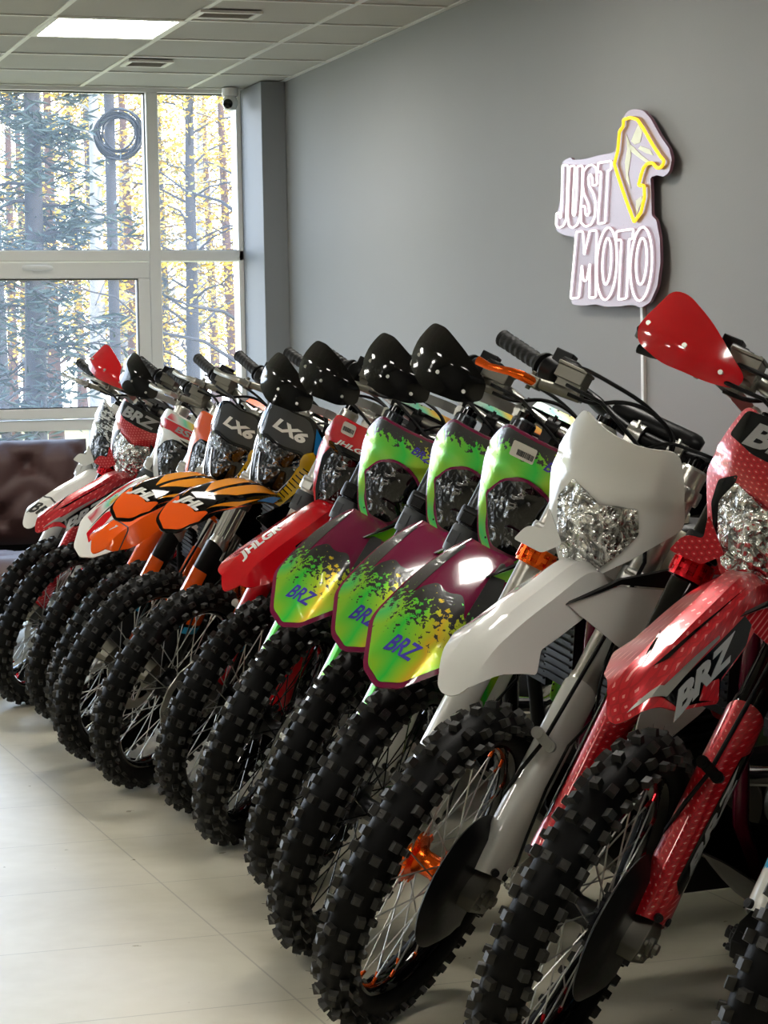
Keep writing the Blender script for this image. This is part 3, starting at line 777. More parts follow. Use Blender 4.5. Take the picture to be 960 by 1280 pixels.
def bike(name, pose, st):
    x, y, psi, phi, de, z0 = pose
    root = empty('dirt_bike', (x, y, z0), (-phi, 0, psi))
    tag(root, st['label'], 'motorcycle', 'dirt bikes parked in a row along the grey wall')
    SM = steer_matrix(de); g = lambda k, d=None: st.get(k, d)
    def sp(nm, mb, m, key, ang=38, par=None, bevel=0):
        return mk(nm, mb, m, par or root, SM if par is None else None, ang, key, bevel)
    def bp(nm, mb, m, key, par=None, ang=38, mtx=None): return mk(nm, mb, m, par or root, mtx, ang, key)
    ring = g('tread') == 'block'
    # front wheel
    t = sp('front_tire', lambda: tire_mb(.334, .262, .043, 46 if ring else 54, .0115, ring), [RUB, KNB], 'ft%d' % ring)
    sp('front_rim', lambda: rim_mb(.262, .023), g('rim', BLK), 'frim', par=t)
    sp('spokes', lambda: spokes_mb(.262), [g('spoke', ALU), g('nipple', ALU)], 'fspk', par=t)
    sp('front_hub', hub_mb, g('hub', DARK), 'fhub', par=t)
    sp('brake_disc', lambda: disc_mb(.125), ALU, 'fdisc', par=t)
    for s in (-1, 1):
        lg = sp('fork_leg', (lambda: leg_ribbed_mb(s)) if g('ribbed') else (lambda: leg_mb(s)), [CHR, g('fork', SLV), g('cap', BLK)], 'leg%d%s' % (s, bool(g('ribbed'))))
        sp('fork_collar', lambda: collar_mb(s, g('collar', 'sleeve')), g('collarm', SLEEVE), 'col%d%s' % (s, g('collar', 'sleeve')), par=lg)
        sp('axle_clamp', lambda: clampfoot_mb(s), g('foot', CAST), 'foot%d' % s, par=lg, bevel=.002)
        fg = sp('fork_guard', lambda: guard_mb(s), g('guardm', WHT), 'fg%d' % s, 62, lg)
        sp('guard_bolts', lambda: guardbolts_mb(s), DARK, 'fgb%d' % s, par=lg)
        if g('fgdecal'): g('fgdecal')(sp, lg, s)
        if s == 1:
            sp('brake_caliper', caliper_mb, DARK, 'cal', par=lg, bevel=.003)
            if g('discguard'): sp('disc_guard', discguard_mb, SATB, 'dg', par=lg)
            sp('hose_clamp', hoseclamp_mb, g('hoseclamp', ALU), 'hc', par=lg)
    h = sp('brake_hose', hose_mb, SATB, 'hose')
    if g('fgdecal') is not rguard: sp('sensor_wire', wire_mb, SATB, 'wire')
    sp('triple_clamp', triple_mb, g('clamp', ALU), 'trip', bevel=0)
    BM = SM @ Matrix.Translation((0, g('bardl', 0), g('bardz', 0)))
    hb = mk('handlebar', bar_mb, g('bar', ALU), root, BM, 38, 'bar')
    for s in (-1, 1): sp('grip', lambda: grip_mb(s), GRIPM, 'grip%d' % s, par=hb)
    sp('throttle_housing', throttle_mb, SATB, 'thr', par=hb, bevel=.003)
    sp('master_cylinder', lambda: master_mb(-1), CAST, 'mas', par=hb, bevel=.002)
    sp('clutch_perch', lambda: master_mb(1), SATB, 'mas1', par=hb, bevel=.002)
    sp('brake_lever', lambda: lever_mb(-1), g('lever', ALU), 'lev', par=hb); sp('clutch_lever', lambda: lever_mb(1), SATB, 'lev1', par=hb)
    sp('kill_switch', switch_mb, SATB, 'swi', par=hb)
    pk = g('pad', 'box'); pd = mk('bar_pad', lambda: pad_mb(pk), SATB, root, BM, 38, 'pad'+pk)
    if pk == 'box' and g('padm'): sp('pad_print', padtop_mb, g('padm'), 'padtop', par=pd)
    for k in range(3): sp('control_cable', lambda: cable_mb(k), SATB, 'cab%d' % k)
    if g('hg'):
        for s in (-1, 1):
            kind = g('hg'); mt = SM @ Matrix.Translation((0, 0, g('hgdz', 0)+0*g('bardz', 0)))
            hg = mk('handguard', lambda: handguard_mb(kind, s), g('hgm', BLK), root, mt, 38, 'hg%s%d' % (kind, s))
            mk('guard_bracket', lambda: hgbracket_mb(kind, s), ALU, hg, None, 38, 'hgb%s%d' % (kind, s)); mk('guard_strut', lambda: hgstrut_mb(kind, s), SATB, hg, None, 38, 'hgs%s%d' % (kind, s))
            for q in range(3): mk('bolt', lambda: hgbolts_mb(kind, s, q), ALU, hg, None, 38, 'hgx%s%d%d' % (kind, s, q))
    # mask and headlight
    ms = g('mask', 'X'); sh = g('maskkey', ms)
    mk_o = sp('headlight_mask', lambda: panel('m', rnd(MASK[ms], .012), mask_fn, .012, .006), g('maskm', WHT), 'mask'+ms, 45)
    mk_o.matrix_basis = SM @ Matrix.Translation((0, 0 if ms == 'X' else .012, 0))
    if g('fins'):
        for s in (-1,):
            sp('mask_fin', lambda: panel('m', rnd([(p[0]*-s, *p[1:]) for p in FIN] if s > 0 else FIN, .008), fin_fn, .015, .005, 0, 1), g('maskm', WHT), 'fin%d' % s, par=mk_o)
    if g('bezel'):
        big = [(p[0]*1.10, .705+(p[1]-.705)*1.09, *p[2:]) for p in LENS[ms]]
        sp('headlight_bezel', lambda: panel('m', rnd(big, .012), lens_fn, .012, .004, .0035), g('bezel'), 'bez'+ms, 45, mk_o)
    sp('headlight', lambda: panel('m', rnd(LENS[ms], .012), lens_fn, .010, .006, .0075 if g('bezel') else .004), g('lamp', LAMP), 'lens'+ms+str(bool(g('bezel'))), 60, mk_o)
    sp('headlight_housing', lambda: MB().loft([[(.03+.35*(u-.8), -w, u), (.03+.35*(u-.8), w, u), (-.035, w*.8, u), (-.035, -w*.8, u)] for u, w in ((.635, .04), (.70, .065), (.78, .07), (.83, .05))]), SATB, 'hous', par=mk_o)
    if ms == 'L':
        o_ = rnd(LENS['L'], .02); o_ = [(p[0]*.80, .735+(p[1]-.735)*.86) for p in o_]; o_ = [p for p in o_ if p[1] < .775]; k_ = max(range(len(o_)), key=lambda q: math.hypot(o_[q][0]-o_[q-1][0], o_[q][1]-o_[q-1][1])); o_ = o_[k_:]+o_[:k_]
        sp('lens_trim', lambda: MB().tube([V(lens_fn(*p))+V((.0095, 0, 0)) for p in o_], .0035, 8), CHR, 'ltrim', par=mk_o)
    for nm, bm, m, off, *tk in g('mdec', lambda: [])():
        sp(nm, panel('d', bm, mask_fn, .012, tk[0] if tk else .0008, off), m, None, 45, mk_o)
    fs = g('fend', 'R'); ff = fend_fn(fs)
    fo = sp('front_fender', lambda: panel('f', rnd(FND[fs], .012), ff, .010, .005, 0, 1), g('fendm', WHT), 'fnd'+fs, 28)
    fo.matrix_basis = SM @ Matrix.Translation((0, {'L': .010, 'G': .014}.get(fs, .022), 0))
    for i, (nm, bm, m, off) in enumerate(g('fdec', lambda: [])()):
        sp(nm, panel('d', bm, ff, .010, .0008, off, 1), m, None, 30, fo)
    if fs == 'G': sp('fender_mount', lambda: panel('f', rnd(mirror_y([(.20, 0), (.18, .06), (.05, .055), (-.14, .05), (-.14, 0)]), .01), lambda f, l: (f, l, .555+.15*min(0, .1-f)-.4*max(0, abs(l)-.03)-1.0*max(0, f-.1)), .02, .02, 0, 1), SATB, 'fmount', par=fo)
    # chassis
    bp('frame', frame_mb, g('framem', SATB), 'frame')
    en = bp('engine', engine_mb, DARK, 'eng')
    for s in (-1, 1): bp('engine_cover', lambda: cover_mb(s), CAST, 'cov%d' % s, en)
    ex = bp('exhaust_pipe', exhaust_mb, CHR, 'exh'); bp('muffler', muffler_mb, ALU, 'muf', ex)
    bp('fuel_tank', tank_mb, g('tankm', SATB), 'tank'); bp('seat', seat_mb, SEATM, 'seat')
    sk = g('shr', 'X')
    for s in (-1, 1):
        bp('radiator', lambda: radiator_mb(s), DARK, 'rad%d' % s); bp('radiator_shroud', lambda: shroud_mb(sk, s), g('shrm', WHT), 'shr%s%d' % (sk, s)); bp('side_panel', lambda: sidepanel_mb(s), g('sidem', g('shrm', WHT)), 'sid%d' % s); bp('foot_peg', lambda: peg_mb(s), DARK, 'peg%d' % s)
    if sk == 'X':
        for s in (-1, 1): bp('shroud_trim', lambda: trim_mb(s), SATB, 'shtr%d' % s)
    bp('rear_fender', rearfender_mb, g('rearm', g('shrm', WHT)), 'rfen')
    bp('skid_plate', skid_mb, SATB, 'skid'); bp('swingarm', swingarm_mb, ALU, 'swing'); bp('shock_absorber', shock_mb, g('springm', RED), 'shock')
    bp('side_stand', stand_mb, SATB, 'stand')
    RM = Matrix.Translation((-1.46, 0, .335))
    rt = bp('rear_tire', lambda: tire_mb(.326, .235, .055, 48, .012, ring), [RUB, KNB], 'rt%d' % ring, mtx=RM)
    bp('rear_rim', lambda: rim_mb(.235, .028), g('rim', BLK), 'rrim', rt); bp('spokes', lambda: spokes_mb(.235), [g('spoke', ALU), g('nipple', ALU)], 'rspk', rt); bp('rear_hub', hub_mb, g('hub', DARK), 'rhub', rt)
    bp('brake_disc', lambda: MB().lathe([(.075, -.06), (.11, -.06), (.11, -.056), (.075, -.056)], n=40), ALU, 'rdisc', rt)
    bp('chain', chain_mb, DARK, 'chain'); bp('sprocket', sprocket_mb, ALU, 'spro')
    return root

# ---- graphics
def rguard(sp, par, s):
    def fn(b, u):
        a = math.radians(-74+222*b); rx, ry = .0445+.0022, .036+.0022
        return (-.02+rx*math.cos(a)+.006*math.exp(-((a-.2)/.25)**2), s*(.1+ry*math.sin(a)), u)
    sp('black_stripe', panel('d', rnd([(.54, .12), (.80, .07), (.86, .39), (.58, .36)], .01), fn, .03, .0008, .0004, s), BLK, None, 40, par)
    t = text_at('BRZ', .655, .24, .21, .12, PI/2, .3, .04)
    sp('logo', panel('d', t, fn, .03, .0008, .0012, s), GRY, None, 40, par)
lw = ((1, 0), (0, 1)); fx = ((0, 1), (-1, 0)); fr = ((-1, 0), (0, -1))
def rect(x, y, w, h, r=.004): return rnd([(x-w/2, y-h/2), (x+w/2, y-h/2), (x+w/2, y+h/2), (x-w/2, y+h/2)], r, 3)
def shrink(o, k, cx, cy): return [((p[0]-cx)*k+cx, (p[1]-cy)*k+cy, *p[2:]) for p in o]
def g_mdec(sticker):
    def f():
        o = [('foil_graphic', rnd(shrink([p for p in MASK['G']], .955, 0, .73), .012), HMASK, .0012),
             ('chin_graphic', rnd(mirror([(0, .645), (.05, .652), (.078, .712, .004), (.062, .655, .02), (.02, .608, .008), (0, .606)]), .006), MAR, .0022),
             ('logo', text_at('BRZ', .052, .826, .062, .022, -.12, .35, .02), LIL, .003)]
        if sticker: o += [('barcode_sticker', rect(-.035, .833, .060, .032), STK, .003), ('barcode', bar_code(-.028, .829, .040, .012), INK, .0042)]
        return o
    return f
def g_fdec():
    front = mirror_y([(.387, 0), (.375, .044, .012), (.300, .104, .02), (.245, .098), (.275, .066, .01), (.250, .03, .01), (.262, 0, .02)])
    side = lambda s: rnd([(.245, .098*s), (.275, .064*s), (.21, .050*s), (.155, .042*s), (.155, .062*s), (.20, .09*s)], .01)
    return [('foil_graphic', rnd(front, .008), HFEND, .0014), ('foil_graphic', side(1), HFEND, .0014), ('foil_graphic', side(-1), HFEND, .0014),
            ('logo', text_at('BRZ', .345, .0, .07, .020, 0, .35, .02, fx), LIL, .0028)]
def r_mdec():
    band = [(-.100, .898, .01), (.100, .898, .01), (.118, .852), (.06, .832), (0, .828), (-.06, .832), (-.118, .852)]
    tri = lambda s: rnd([(s*-.108, .775, .006), (s*-.070, .795, .01), (s*-.082, .74), (s*-.048, .672), (s*-.062, .668), (s*-.104, .735)], .006)
    return [('black_band', rnd(band, .008), BLK, .0012), ('logo', text_at('BRZ', .0, .864, .17, .042, 0, .3, .04), GRY, .0026), ('vent', tri(1), BLK, .0014), ('vent', tri(-1), BLK, .0014)]
def r_fdec():
    o = []
    for s in (1,):
        o.append(('black_panel', rnd([(.470, .016*s), (.42, .044*s), (.30, .046*s), (.19, .046*s), (.155, .050*s), (.20, .072*s), (.286, .078*s), (.301, .094*s), (.408, .064*s)], .004), BLK, .0012))
        o.append(('silver_stripe', rnd([(.478, .012*s), (.43, .034*s), (.27, .040*s), (.27, .043*s), (.43, .045*s), (.462, .027*s)], .002), ALU, .002))
        o.append(('red_patch', rnd([(.355, .077*s), (.305, .094*s), (.292, .076*s), (.335, .068*s)], .003), RCB, .002))
        o.append(('logo', text_at('BRZ', .325, .0605*s, .20, .022, 0, .35, .05, fr if s > 0 else ((1, 0), (0, 1))), GRY, .0026))
    o.append(('groove', rnd([(.425, .002), (.39, .012), (.15, .020), (.38, .006)], .002), BLK, .0016)); o.append(('groove', rnd([(.43, -.012), (.39, -.024), (.33, -.034), (.385, -.020)], .002), BLK, .0016))
    return o
def j_mdec():
    o = [('black_panel', rnd(mirror([(0, .800), (.070, .792, .01), (.092, .752), (.078, .66), (.05, .604, .01), (0, .596)]), .008), BLK, .0012),
         ('logo_strip', rnd([(-.082, .800), (.082, .800), (.082, .785), (-.082, .785)], .003), BLK, .0022), ('logo', text_at('JHLGR', 0, .806, .115, .018, 0, .3, .03), WHT, .003),
         ('barcode_sticker', rect(-.030, .850, .045, .034, .008), STK, .002), ('barcode', bar_code(-.030, .848, .034, .012), INK, .0032)]
    for s in (-1, 1): o.append(('white_tick', rect(s*.055, .768, .022, .010, .002), GRY, .0024))
    return o
def j_fdec():
    return [('black_flash', rnd([(.33, -.032), (.235, -.036), (.22, -.028), (.31, -.018)], .003), BLK, .0014), ('logo', text_at('JHLGR', .375, -.018, .15, .030, 0, .3, .04, fr), WHT, .0022),
            ('edge_line', rnd([(.30, .047), (.10, .047), (.10, .051), (.30, .051)], .001), BLK, .0014)]
def l_mdec():
    o = [('smoked_screen', rnd(mirror([(0, .912), (.062, .918, .02), (.088, .886), (.098, .815, .02), (.07, .816), (0, .808)]), .01), SMK, .0012),
         ('logo', text_at('LX6', .01, .862, .125, .036, -.05, .35, .05), WHT, .0024)]
    for s in (-1, 1):
        o.append(('blue_flash', rnd([(s*.088, .905), (s*.110, .880), (s*.118, .835), (s*.100, .832)], .004), BLU, .002))
        if s > 0:
            o.append(('yellow_vent', rnd([(.100, .838), (.122, .800, .01), (.112, .755), (.052, .648, .006), (.016, .650, .004), (.058, .735), (.080, .822)], .006), YEL, .0155, .012))
            for k in range(9):
                t = k/8; cx, cy = .040+.056*t, .672+.108*t
                o.append(('vent_slot', rnd([(cx-.012, cy+.005), (cx+.014, cy-.004), (cx+.014, cy-.007), (cx-.012, cy+.001)], .001), BLK, .0163))
        o.append(('edge_trim', rnd([(s*.112, .892), (s*.118, .890), (s*.1335, .786), (s*.086, .664), (s*.080, .668), (s*.126, .786)], .002), CRM if s < 0 else BLK, .0026))
    return o
def l_fdec():
    o = [('orange_nose', rnd(mirror_y([(.506, 0), (.491, .042, .012), (.45, .060), (.42, .056), (.445, .03), (.437, 0)]), .004), ORG, .0012),
         ('logo', text_at('JHL', .432, -.006, .080, .036, 0, .3, .05, fx), WHT, .0034)]
    for s in (-1, 1):
        o.append(('amber_flash', rnd([(.385, .006*s), (.30, .046*s), (.13, .054*s), (.08, .048*s), (.08, .014*s), (.28, .006*s)], .01), AMB, .0014))
        o.append(('amber_sliver', rnd([(.42, .046*s), (.30, .064*s), (.20, .068*s), (.32, .074*s)], .002), AMB, .0014))
        o.append(('orange_sliver', rnd([(.43, .058*s), (.34, .076*s), (.27, .078*s), (.36, .070*s)], .002), ORG, .0014))
        o.append(('blue_flash', rnd([(.22, .072*s), (.14, .080*s), (.06, .054*s), (.12, .060*s)], .004), BLU, .0014))
    return o
def w1_mdec():
    return [('foil_peak', rnd([(-.07, .864), (.07, .864), (.085, .842), (-.085, .842)], .004), RAINM, .0014), ('red_band', rnd([(-.118, .838), (.118, .838), (.135, .800), (.05, .806), (0, .800), (-.05, .806), (-.135, .800)], .004), RED, .0014),
            ('logo', text_at('BSE', .02, .822, .10, .022, 0, .2, .03), GRY, .0026), ('red_flash', rnd([(-.13, .79), (-.10, .785), (-.095, .73), (-.112, .72)], .003), RED, .0014), ('black_sliver', rnd([(.0, .794), (.10, .790), (.10, .784), (.02, .786)], .001), BLK, .0016)]
def w1_fdec():
    o = []
    for s in (-1, 1):
        o += [('red_flash', rnd([(.365, .006*s), (.35, .040*s), (.30, .036*s), (.27, .010*s)], .004), RED, .0014), ('foil_flash', rnd([(.33, .048*s), (.30, .092*s), (.22, .070*s), (.25, .045*s)], .004), RAINM, .0014),
              ('red_stripe', rnd([(.27, .098*s), (.19, .084*s), (.14, .050*s), (.22, .066*s)], .004), RED, .0014), ('black_sliver', rnd([(.34, .044*s), (.26, .040*s), (.21, .022*s), (.27, .034*s)], .002), BLK, .0018)]
    return o
def w0_mdec(): return [('scribble_graphic', rnd(shrink(MASK['X'], .93, 0, .77), .01), SCRB, .0012), ('lime_edge', rnd([(.09, .895), (.112, .89), (.14, .79), (.125, .79)], .004), YEL, .002)]
def w0_fdec(): return [('logo', text_at('BR', .41, .0, .07, .024, 0, .3, .03, fx), INK, .0016), ('logo_line', rnd([(.372, -.04), (.365, -.04), (.365, .045), (.372, .045)], .001), INK, .0016)]
def o_mdec(): return [('black_panel', rnd(mirror([(0, .79), (.060, .785), (.085, .752), (.072, .66), (.05, .606), (0, .60)]), .008), BLK, .0012), ('round_sticker', rect(.075, .85, .032, .036, .014), STK, .0016)]
def o_fdec(): return [('panel_line', rnd([(.452, -.062), (.415, -.035), (.415, .035), (.452, .062), (.448, .064), (.411, .037), (.411, -.037), (.448, -.064)], .001), INK, .0012), ('mark', text_at('7', .44, .0, .012, .022, 0, .3, .02, fx), WHT, .0018)]
def wrapg(m1, m2, u1=.26, u2=.42, b0=.10, b1=.90):
    """a coloured sticker wrapped on the fork guard"""
    def f(sp, par, s):
        def fn(b, u):
            a = math.radians(-74+222*b); rx, ry = .0445+.0022, .036+.0022
            return (-.02+rx*math.cos(a)+.006*math.exp(-((a-.2)/.25)**2), s*(.1+ry*math.sin(a)), u)
        sp('guard_graphic', panel('d', rnd([(b0, u1), (b1, u1+.03), (b1, u2), (b0, u2-.01)], .01), fn, .05, .0008, 0, s), m1, None, 40, par)
        if m2: sp('guard_graphic', panel('d', rnd([(.10, u1-.035), (.90, u1), (.90, u1+.022), (.10, u1-.012)], .004), fn, .05, .0008, 0.0006, s), m2, None, 40, par)
    return f
LBL = {
 'R': 'dirt bike in red patterned foil with tall red handguard, beside the all-white bike',
 'W': 'all-white dirt bike with orange fork rings, orange hub and bare black grips',
 'G3': 'lime and maroon dirt bike with barcode sticker on its mask, touching the all-white bike',
 'G2': 'lime and maroon dirt bike standing between two matching lime bikes',
 'G1': 'lime and maroon dirt bike right beside the plain red bike',
 'RJ': 'plain glossy red dirt bike with black headlight panel and barcode sticker',
 'LX2': 'black, orange and yellow dirt bike right beside the plain red bike',
 'LX1': 'black, orange and yellow dirt bike between its twin and the plain orange bike',
 'O': 'plain orange dirt bike, mostly hidden behind the black and orange bikes',
 'W1': 'dirt bike with pointed white fender striped in red and rainbow foil',
 'R0': 'red patterned dirt bike with red handguard at far end, against the window',
 'W0': 'white dirt bike with black scribbled mask, last in the row beside the sofa',
 'N': 'dirt bike cut by the bottom right corner, only white and blue fork foot showing'}
gs = dict(mask='G', maskm=MAR, bezel=MAR, lamp=LAMPD, fend='G', fendm=MAR, fdec=g_fdec, hg='G', fork=GUN, collar='sleeve', collarm=SLEEVE, guardm=WHT, spoke=BLK, nipple=BLK, shrm=HGRD, shr='X', padm=RAINM, tankm=SATB, rearm=MAR, foot=ALU, clamp=SATB, bar=ALU)
gs['fgdecal'] = wrapg(HGRD, None, .14, .40, .05, .50)
ls = dict(mask='L', maskm=BLK, bezel=BLK, lamp=LAMPD, fend='L', fendm=BLK, mdec=l_mdec, fdec=l_fdec, fork=SLV, ribbed=True, guardm=SATB, fgdecal=wrapg(ORG, CYN, .20, .36), shr='J', shrm=BLK, sidem=ORG, rearm=ORG, framem=ORM, tread='block', rim=BLK, padm=ORG, tankm=SATB, lever=ALU, collar='sleeve')
rs = dict(mask='X', maskm=RCB, lamp=LAMP, fend='R', fendm=RCB, mdec=r_mdec, fdec=r_fdec, hg='R', hgm=RED, fork=BLK, collar='ring', collarm=REM, guardm=RCB, fins=True, clamp=SATB, shrm=RCB, tankm=CRM, discguard=True, spoke=ALU, nipple=REM, framem=REM, hoseclamp=BLK, fgdecal=wrapg(RCB, None, .05, .08))
del rs['fgdecal']
ST = {
 'R': dict(rs, bardz=.030, bardl=.03, lever=SATB, framem=MAF, fgdecal=rguard), 'R0': dict(rs, hub=DARK),
 'W': dict(mask='X', maskm=WHT, fins=True, lamp=LAMP, fend='X', fendm=WHT, fork=SLV, collar='ring', collarm=ORM, guardm=WHT, hub=ORM, lever=ORM, nipple=ORM, spoke=ALU, rim=BLK, discguard=True, pad='round', shrm=WHT, tankm=CRM, framem=MAF, bar=SATB, cap=BLK),
 'G1': dict(gs, mdec=g_mdec(False), hgdz=-.02), 'G2': dict(gs, mdec=g_mdec(False), hgdz=-.01), 'G3': dict(gs, mdec=g_mdec(True)),
 'RJ': dict(mask='J', maskm=RED, bezel=BLK, lamp=LAMPD, mdec=j_mdec, fend='J', fendm=RED, fdec=j_fdec, hg='G', hgdz=-.045, fork=SLV, collar='sleeve', guardm=RED, shrm=RED, shr='J', tread='block', rim=BLK, framem=SATB),
 'LX2': dict(ls), 'LX1': dict(ls),
 'O': dict(bardz=-.05, mask='J', maskm=ORG, bezel=BLK, lamp=LAMPD, mdec=o_mdec, fend='J', fendm=ORG, fdec=o_fdec, fork=SLV, ribbed=True, guardm=ORG, shrm=ORG, shr='J', tread='block', framem=SATB),
 'W1': dict(mask='G', maskm=WHT, bezel=BLK, lamp=LAMPD, mdec=w1_mdec, fend='G', fendm=WHT, fdec=w1_fdec, hg='G', hgdz=-.01, fork=SLV, guardm=plastic('teal tinted plastic', (96, 122, 126)), shrm=WHT, tread='block', framem=SATB),
 'W0': dict(mask='X', maskm=WHT, lamp=LAMPD, mdec=w0_mdec, fend='X', fendm=WHT, fdec=w0_fdec, fork=WHT, fins=True, collar='sleeve', collarm=WHT, guardm=WHT, shrm=WHT, tankm=WHT),
 'N': dict(mask='X', maskm=WHT, lamp=LAMP, fend='X', fendm=WHT, fork=SLV, foot=SATB, guardm=WHT, fgdecal=wrapg(CYN, None, .075, .40), shrm=CYN, tankm=WHT, mdec=lambda: [('blue_band', rnd([(-.1, .89), (.1, .89), (.12, .83), (-.12, .83)], .01), CYN, .0014)]),
}
POSE = {"R": [1.5809, 3.8549, 3.2526, 0.1359, 0.7251, -0.009], "G3": [1.5448, 4.9357, 3.2416, 0.1634, 0.735, -0.009], "G2": [1.659, 5.593, 3.273, 0.159, 0.76, -0.009], "G1": [1.675, 6.189, 3.283, 0.157, 0.768, -0.009],
 "RJ": [1.708, 6.691, 3.242, 0.156, 0.732, -0.009], "LX2": [1.643, 7.158, 3.187, 0.175, 0.688, -0.009], "LX1": [1.64, 7.716, 3.172, 0.175, 0.674, -0.009], "O": [1.70, 8.20, 3.19, .168, .69, -.009],
 "W1": [1.701, 8.713, 3.232, 0.159, 0.727, -0.009], "R0": [1.651, 9.214, 3.234, 0.156, 0.728, -0.009], "W0": [1.655, 9.665, 3.235, 0.170, 0.740, -0.009], "W": [1.4703, 4.3436, 3.242, .1677, .6986, -.0094], "N": [1.737, 3.278, 3.285, 0.05, 0.68, -0.0075]}
import sys as _s
for k in POSE:
    ST[k]['label'] = LBL[k]; bike(k, POSE[k], ST[k])
#--ROOM--
PANEL, SKY, SUN, EXPO = 23.0, 6.5, 4.5, 0.5
HSG = (-2.99325889e-04, -4.58634666e-05, 8.85898627, 2.95916280e-04, -9.54731539e-04, 2.35259481, 2.49900696e-04, -9.34187140e-06)
def SG(x, y):
    h = HSG; w = h[6]*x+h[7]*y+1; return ((h[0]*x+h[1]*y+h[2])/w, (h[3]*x+h[4]*y+h[5])/w)
def OUTSIDE():
    tree('dark green pine with a thick trunk, nearest tree behind the left panes', 4.45, 25, 9, .13, BARK, PN, 60, 6500, .10, (.1, 0), spread=1.05, blo=.10, needles=True, seed=3)
    tree('slim pine trunk just left of the thick dark pine', 4.9, 29.5, 9, .07, BARK, PN, 22, 700, .08, (-.1, 0), spread=1.2, blo=.22, needles=True, seed=5)
    tree('bare grey tree with a bent trunk in the narrow right pane', 5.42, 20, 7.5, .10, BARK, YG, 30, 260, .03, (-.55, 0), spread=2.0, blo=.16, bend=.34, seed=8)
    for i, (rx, y, h, lf, nl, bk, lb) in enumerate((
        (.188, 40, 9, YL, 1900, BARK2, 'yellow leaved tree close behind the dark pine'), (.206, 52, 11, YG, 1500, BARK, 'greenish yellow tree left of the utility pole'),
        (.222, 46, 10, YL, 1700, BARK2, 'yellow tree just right of the utility pole'), (.246, 38, 9, YL, 1900, BARK, 'bright yellow tree filling the narrow right pane'),
        (.266, 50, 11, YL, 2000, BARK2, 'yellow tree at the edge of the pier, behind the bent bare tree'), (.236, 60, 12, YG, 1300, BARK, 'tall greenish tree behind the window mullion'),
        (.170, 56, 12, YG, 1300, BARK2, 'greenish yellow tree at the left edge of the window'))):
        tree(lb, rx*y, y, h, .13, bk, lf, 40, nl*2, .055, (random.uniform(-.3, .3), 0), spread=2.4, blo=.12, seed=20+i)
    tree('pale birch trunk seen through the lower sash right of centre', .2055*36, 36, 8, .15, PALEB, YL, 16, 500, .06, (.05, 0), spread=1.6, blo=.3, seed=40)
    for i in range(30):
        rx = .06+.0105*i+random.uniform(-.003, .003); y = 72+random.uniform(-6, 8)
        tree('slender reddish forest trunk far behind the yellow trees', rx*y, y, 13, .16, BARK2 if i % 3 else PALEB, YG if i % 2 else YL, 22, 800, .085, (random.uniform(-.4, .4), 0), spread=2.6, blo=.2, seed=60+i)
    for i, (rx, y, lb) in enumerate(((.12, 44, 'yellow tree beyond the left picture edge, seen past the sash'), (.145, 50, 'greenish tree beside the left picture edge'), (.30, 42, 'yellow tree standing outside just past the right edge of the glass'), (.335, 52, 'greenish tree standing outside well past the right edge of the glass'))):
        tree(lb, rx*y, y, 10, .13, BARK2, YG if i % 2 else YL, 36, 2400, .055, spread=2.4, blo=.12, seed=120+i)
    px, py = .2135*31, 31
    r = empty('utility_pole', (px, py, -.25)); tag(r, 'straight grey utility pole outside the left panes', 'pole')
    mk('post', MB().tube([(0, 0, 0), (0, 0, 4), (0, 0, 9)], [.078, .072, .062], 16), BARK, r)
    mk('crossarm', MB().box((0, 0, 8.4), (1.4, .09, .1)), BARK, r)
    co = MB(); R = random.Random(4)
    for k in range(12):
        rr = .275+R.uniform(-.04, .04); oy = R.uniform(-.05, .05); dx, dz = R.uniform(-.05, .05), R.uniform(-.04, .04)
        co.tube([(dx+rr*math.cos(2*PI*i/40), -.16+oy+.02*math.sin(i*.7+k), dz+rr*math.sin(2*PI*i/40)) for i in range(40)], .014, 6, closed=True)
    o = mk('cable_coil', co, SATB); o.location = (px+.07, py, 4.47); tag(o, 'round coil of dark cable hung high on the utility pole', 'cable coil')
# ------------------------------------------------------------------ the showroom
XW, HC, YW, XL, YB = 3.62, 2.8445, 12.85, -6.2, -3.2
def wallmat(name, rgb, rough=.75):
    m, nt, p = nodes(name); co, s = objco(nt)
    nz = N(nt, 'ShaderNodeTexNoise', i_Scale=3., i_Detail=6., i_Roughness=.6); L(nt, co, nz.inputs['Vector'])
    n2 = N(nt, 'ShaderNodeTexNoise', i_Scale=140., i_Detail=2.); L(nt, co, n2.inputs['Vector'])
    c = srgb(*rgb); L(nt, mixc(nt, math_n(nt, 'MULTIPLY', nz.outputs['Fac'], .3), c, tuple(v*.86 for v in c[:3])+(1,)), p.inputs['Base Color'])
    p.inputs['Roughness'].default_value = rough
    b = N(nt, 'ShaderNodeBump', i_Strength=.12, i_Distance=.003); L(nt, n2.outputs['Fac'], b.inputs['Height']); L(nt, b.outputs[0], p.inputs['Normal'])
    return m
WALLM = wallmat('matt grey wall paint', (140, 140, 138)); WALL2 = wallmat('light wall paint', (196, 195, 190)); PIERM = wallmat('grey pier paint', (130, 133, 137), .6)
def box_s(name, a, b, m, bevel=0, parent=None):
    mb = MB(); mb.box([(x+y)/2 for x, y in zip(a, b)], [y-x for x, y in zip(a, b)])
    return struct(name, mb, m, 0, bevel, parent)
box_s('wall_right', (XW, YB, 0), (XW+.2, YW+.2, HC+.2), WALLM)
box_s('wall_left', (XL-.2, YB, 0), (XL, YW+.2, HC+.2), WALL2)
box_s('wall_back', (XL-.2, YB-.2, 0), (XW+.2, YB, HC+.2), WALL2)
box_s('wall_pier', (3.484, 12.43, 0), (XW, YW+.16, HC), PIERM, .004)
